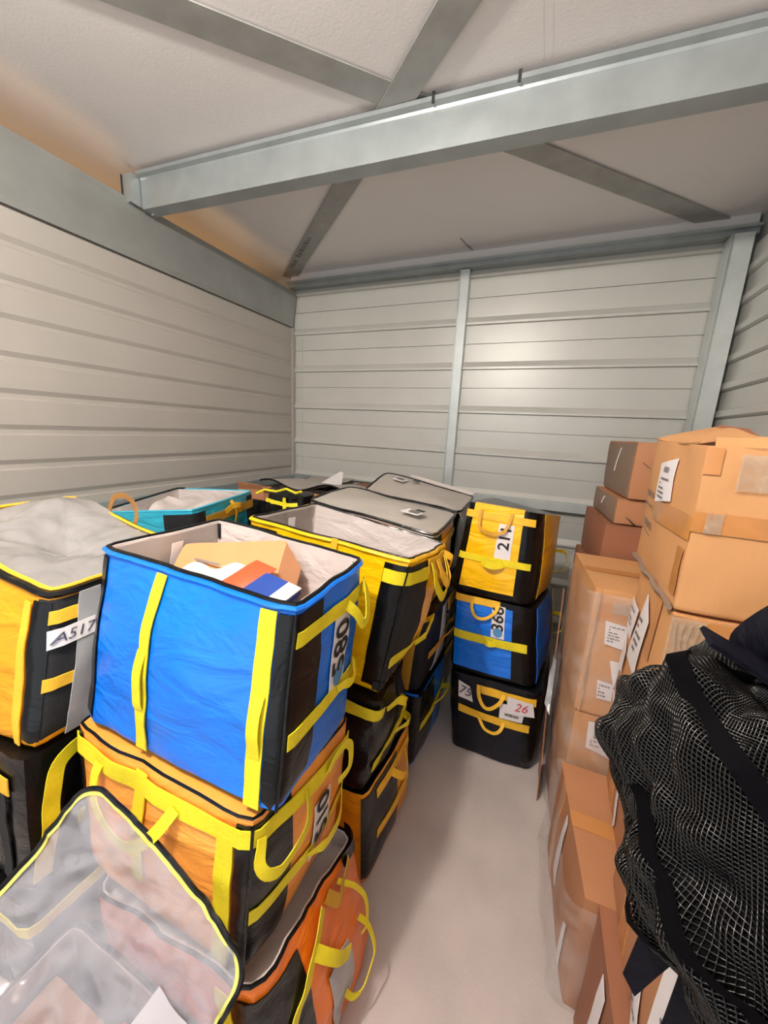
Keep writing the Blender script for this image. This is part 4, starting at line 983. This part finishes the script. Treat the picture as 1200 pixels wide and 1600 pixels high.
# brown cartons at the far end -----------------------------------
E_ = []
sp = [(.300, .275, 2.0, 0, .42), (.285, .262, 2.01, .424, .72), (.268, .25, 2.0, .724, .95), (.275, .24, 2.0, .954, 1.075), (.298, .262, 2.0, 1.08, 1.315), (.332, .295, 2.02, 1.32, 1.438), (.366, .325, 2.0, 1.443, 1.70)]
lbs = ['lowest brown carton of the far stack against the back wall', 'second brown carton from the floor in the far stack', 'third brown carton from the floor in the far stack', 'shallow dark carton in the middle of the far stack',
       'reddish brown carton jutting out of the far stack', 'shallow brown carton second from the top of the far stack', 'topmost brown carton of the far stack with a white strip']
for k, (xa, xb, y0, z0, z1) in enumerate(sp):
    m_ = M_CARDR if k < 5 else M_CARDD
    e = carton(lbs[k], cc(xa, xb, .90, y0, 2.5, z0, z1), m_, 20+k, tape=False)
    E_.append(e)
    e.patch('side_face', 3.02, 3.98, .03, .97, M_CARDG if k > 4 else M_CARDR, off=.002, th=.002)
E_[6].quadpatch('white_strip', [(3.50, .42), (3.53, .42), (3.60, .88), (3.57, .88)], M_PAPER)
E_[6].quadpatch('slot', [(.10, .58), (.13, .54), (.06, .66), (.055, .66)], M_INK); E_[5].quadpatch('slot', [(.14, .02), (.16, .02), (.08, .3), (.075, .3)], M_INK)
E_[5].quadpatch('white_strip', [(3.5, .5), (3.55, .5), (3.6, .85), (3.55, .85)], M_PAPER)
# stretch film round the two piles
def wrap(label, corners, seed, off=.0, g0=0, g1=4):
    b = Box(None, '', '', corners, r=.03, bulge=(.008, .0, .0, .012), wr=.016, wsc=6, seed=seed, rb=.0001)
    n = 90; nt = 26; v = []; f = []
    for j in range(nt):
        for i in range(n): v.append(b.P(g0+(g1-g0)*i/(n-1), j/(nt-1), .012))
    for j in range(nt-1):
        for i in range(n-1): f.append((j*n+i, j*n+i+1, (j+1)*n+i+1, (j+1)*n+i))
    base = sum(b.c[:4], Vector())/4
    o = mesh('stretch_film', v, f, M_WRAP, None, org=base)
    return tag(o, label, 'film')
wrap('clear stretch film wound round the second carton pile', [(.222, 1.512, .02), (.82, 1.512, .02), (.82, 1.985, .02), (.196, 1.985, .02), (.220, 1.508, 1.15), (.82, 1.508, 1.15), (.82, 1.985, 1.15), (.182, 1.985, 1.15)], 3)
wrap('clear stretch film wound round the lowest carton of the near pile', [(.225, .985, .02), (.88, .96, .02), (.88, 1.470, .02), (.19, 1.468, .02), (.228, .972, .43), (.88, .96, .43), (.88, 1.470, .43), (.195, 1.468, .43)], 7, g0=2.9, g1=4.3)
# torn cardboard scrap by the wrapped pile
sc = sheet('cardboard_scrap', [(.172, 1.66, .005), (.178, 1.84, .005), (.168, 1.92, .99), (.160, 1.80, .74)], M_CARDR, None, th=.005, nu=8, nv=12, wob=.008, seed=5)
tag(sc, 'dark reddish cardboard sheet standing beside the wrapped pile', 'cardboard')
pbg = sheet('plastic_bag', [(.140, 1.70, .50), (.165, 1.69, .46), (.165, 1.74, .70), (.150, 1.76, .72)], M_STRIPG, None, th=.004, nu=14, nv=14, wob=.05, wsc=16, seed=3)
tag(pbg, 'crumpled pale plastic scrap between the blue bag and the wrapped pile', 'plastic')

# ---- black net sack slung over the near cartons
NS = root('net_sack', (.45, .50, .865), 'stuffed black net sack with straps slumped on the near cartons', 'sack')
def sack(th, ph, k=1.0):
    # th 0..pi from top, ph round
    ax = Vector((.42, .50, 1.17))
    R = Vector((math.sin(th)*math.cos(ph), math.sin(th)*math.sin(ph), math.cos(th)))
    p = Vector((R.x*.265, R.y*.175, R.z*.305))*k
    # lean: lower part swings right and towards the camera
    p.x += -.34*p.z
    p.y += .10*p.z
    n1 = noise.noise(R*2.2+Vector((3, 1, 7)))*.05+noise.noise(R*4.7)*.030+noise.noise(R*9.5)*.012
    r_ = ax+p+R*n1
    r_.z = max(r_.z, .869)      # rests flat on the carton
    return r_
def sack_mesh(name, nu, nv, k, m):
    v = []; f = []
    for i in range(nu+1):
        for j in range(nv): v.append(sack(.02+(math.pi-.04)*i/nu, 2*math.pi*j/nv, k))
    for i in range(nu):
        for j in range(nv): f.append((i*nv+j, (i+1)*nv+j, (i+1)*nv+(j+1) % nv, i*nv+(j+1) % nv))
    return mesh(name, v, f, m, NS)
sack_mesh('stuffing', 60, 84, .985, M_NETIN)
net = sack_mesh('net', 190, 290, 1.0, M_NET)
wf = net.modifiers.new('wire', 'WIREFRAME'); wf.thickness = .0023; wf.use_replace = True; wf.use_even_offset = False
def on_sack(pts, wd, m, name='strap', off=1.025):
    q = catmull(pts, 8); C = [sack(a, b, off) for a, b in q]; P = []; NN = []
    for i in range(len(C)):
        tg = (C[min(len(C)-1, i+1)]-C[max(0, i-1)]).normalized(); n = (C[i]-Vector((.42, .50, 1.17))).normalized()
        s_ = tg.cross(n).normalized(); P.append([C[i]-s_*wd/2, C[i], C[i]+s_*wd/2]); NN.append([n]*3)
    v, f = grid_solid(P, NN, len(C), 3, .004)
    return mesh(name, v, f, m, NS)
on_sack([(1.15, 3.4), (1.40, 3.85), (1.62, 4.25), (1.90, 4.6), (2.05, 5.3)], .022, M_BLACKC)
on_sack([(.55, 3.3), (.80, 4.0), (1.15, 4.45), (1.5, 4.9), (1.7, 5.4)], .022, M_BLACKC)
on_sack([(1.75, 3.2), (1.95, 3.8), (2.2, 4.4), (2.35, 5.2)], .026, M_BLACKC)
on_sack([(1.2, 5.2), (1.5, 4.75), (1.7, 4.3)], .014, M_BLACKC)
# hanging strap ends
for k, (x, y, z, dx, dz) in enumerate(((.235, .52, 1.06, -.02, -.15), (.275, .50, 1.03, -.015, -.22))):
    w0 = .022
    sheet('strap_end', [(x-w0, y, z), (x+w0, y-.02, z), (x+dx+.008, y, z+dz), (x+dx-.012, y, z+dz*.8)], M_NAVYC, NS, th=.004, nu=4, nv=10, wob=.012)
# gathered nylon neck of the sack
v = []; f = []; nu_, nv_ = 26, 36
for i in range(nu_+1):
    t = i/nu_
    c = Vector((.335+.03*t, .53-.01*t, 1.39+.235*t))
    rr = (.050+.045*math.sin(math.pi*min(1, t*1.1))-.04*max(0, t-.8)/.2)
    for j in range(nv_):
        a = 2*math.pi*j/nv_
        fold = 1+.09*math.sin(a*9+t*4)+.12*math.sin(a*4-t*7)
        p = c+Vector((math.cos(a)*rr*fold, math.sin(a)*rr*fold*.85, .02*math.sin(a*2)))
        v.append(p+Vector((1, 1, 1))*.02*noise.noise(p*14))
for i in range(nu_):
    for j in range(nv_): f.append((i*nv_+j, i*nv_+(j+1) % nv_, (i+1)*nv_+(j+1) % nv_, (i+1)*nv_+j))
f.append(tuple(nu_*nv_+j for j in range(nv_)))
mesh('nylon_neck', v, f, M_NAVYC, NS)
sheet('cord_end', [(.195, .52, 1.495), (.20, .50, 1.485), (.30, .50, 1.43), (.29, .53, 1.45)], M_NAVYC, NS, th=.006, nu=3, nv=8, wob=.004)
for o in bpy.data.objects:
    if '_o' in o: del o['_o']
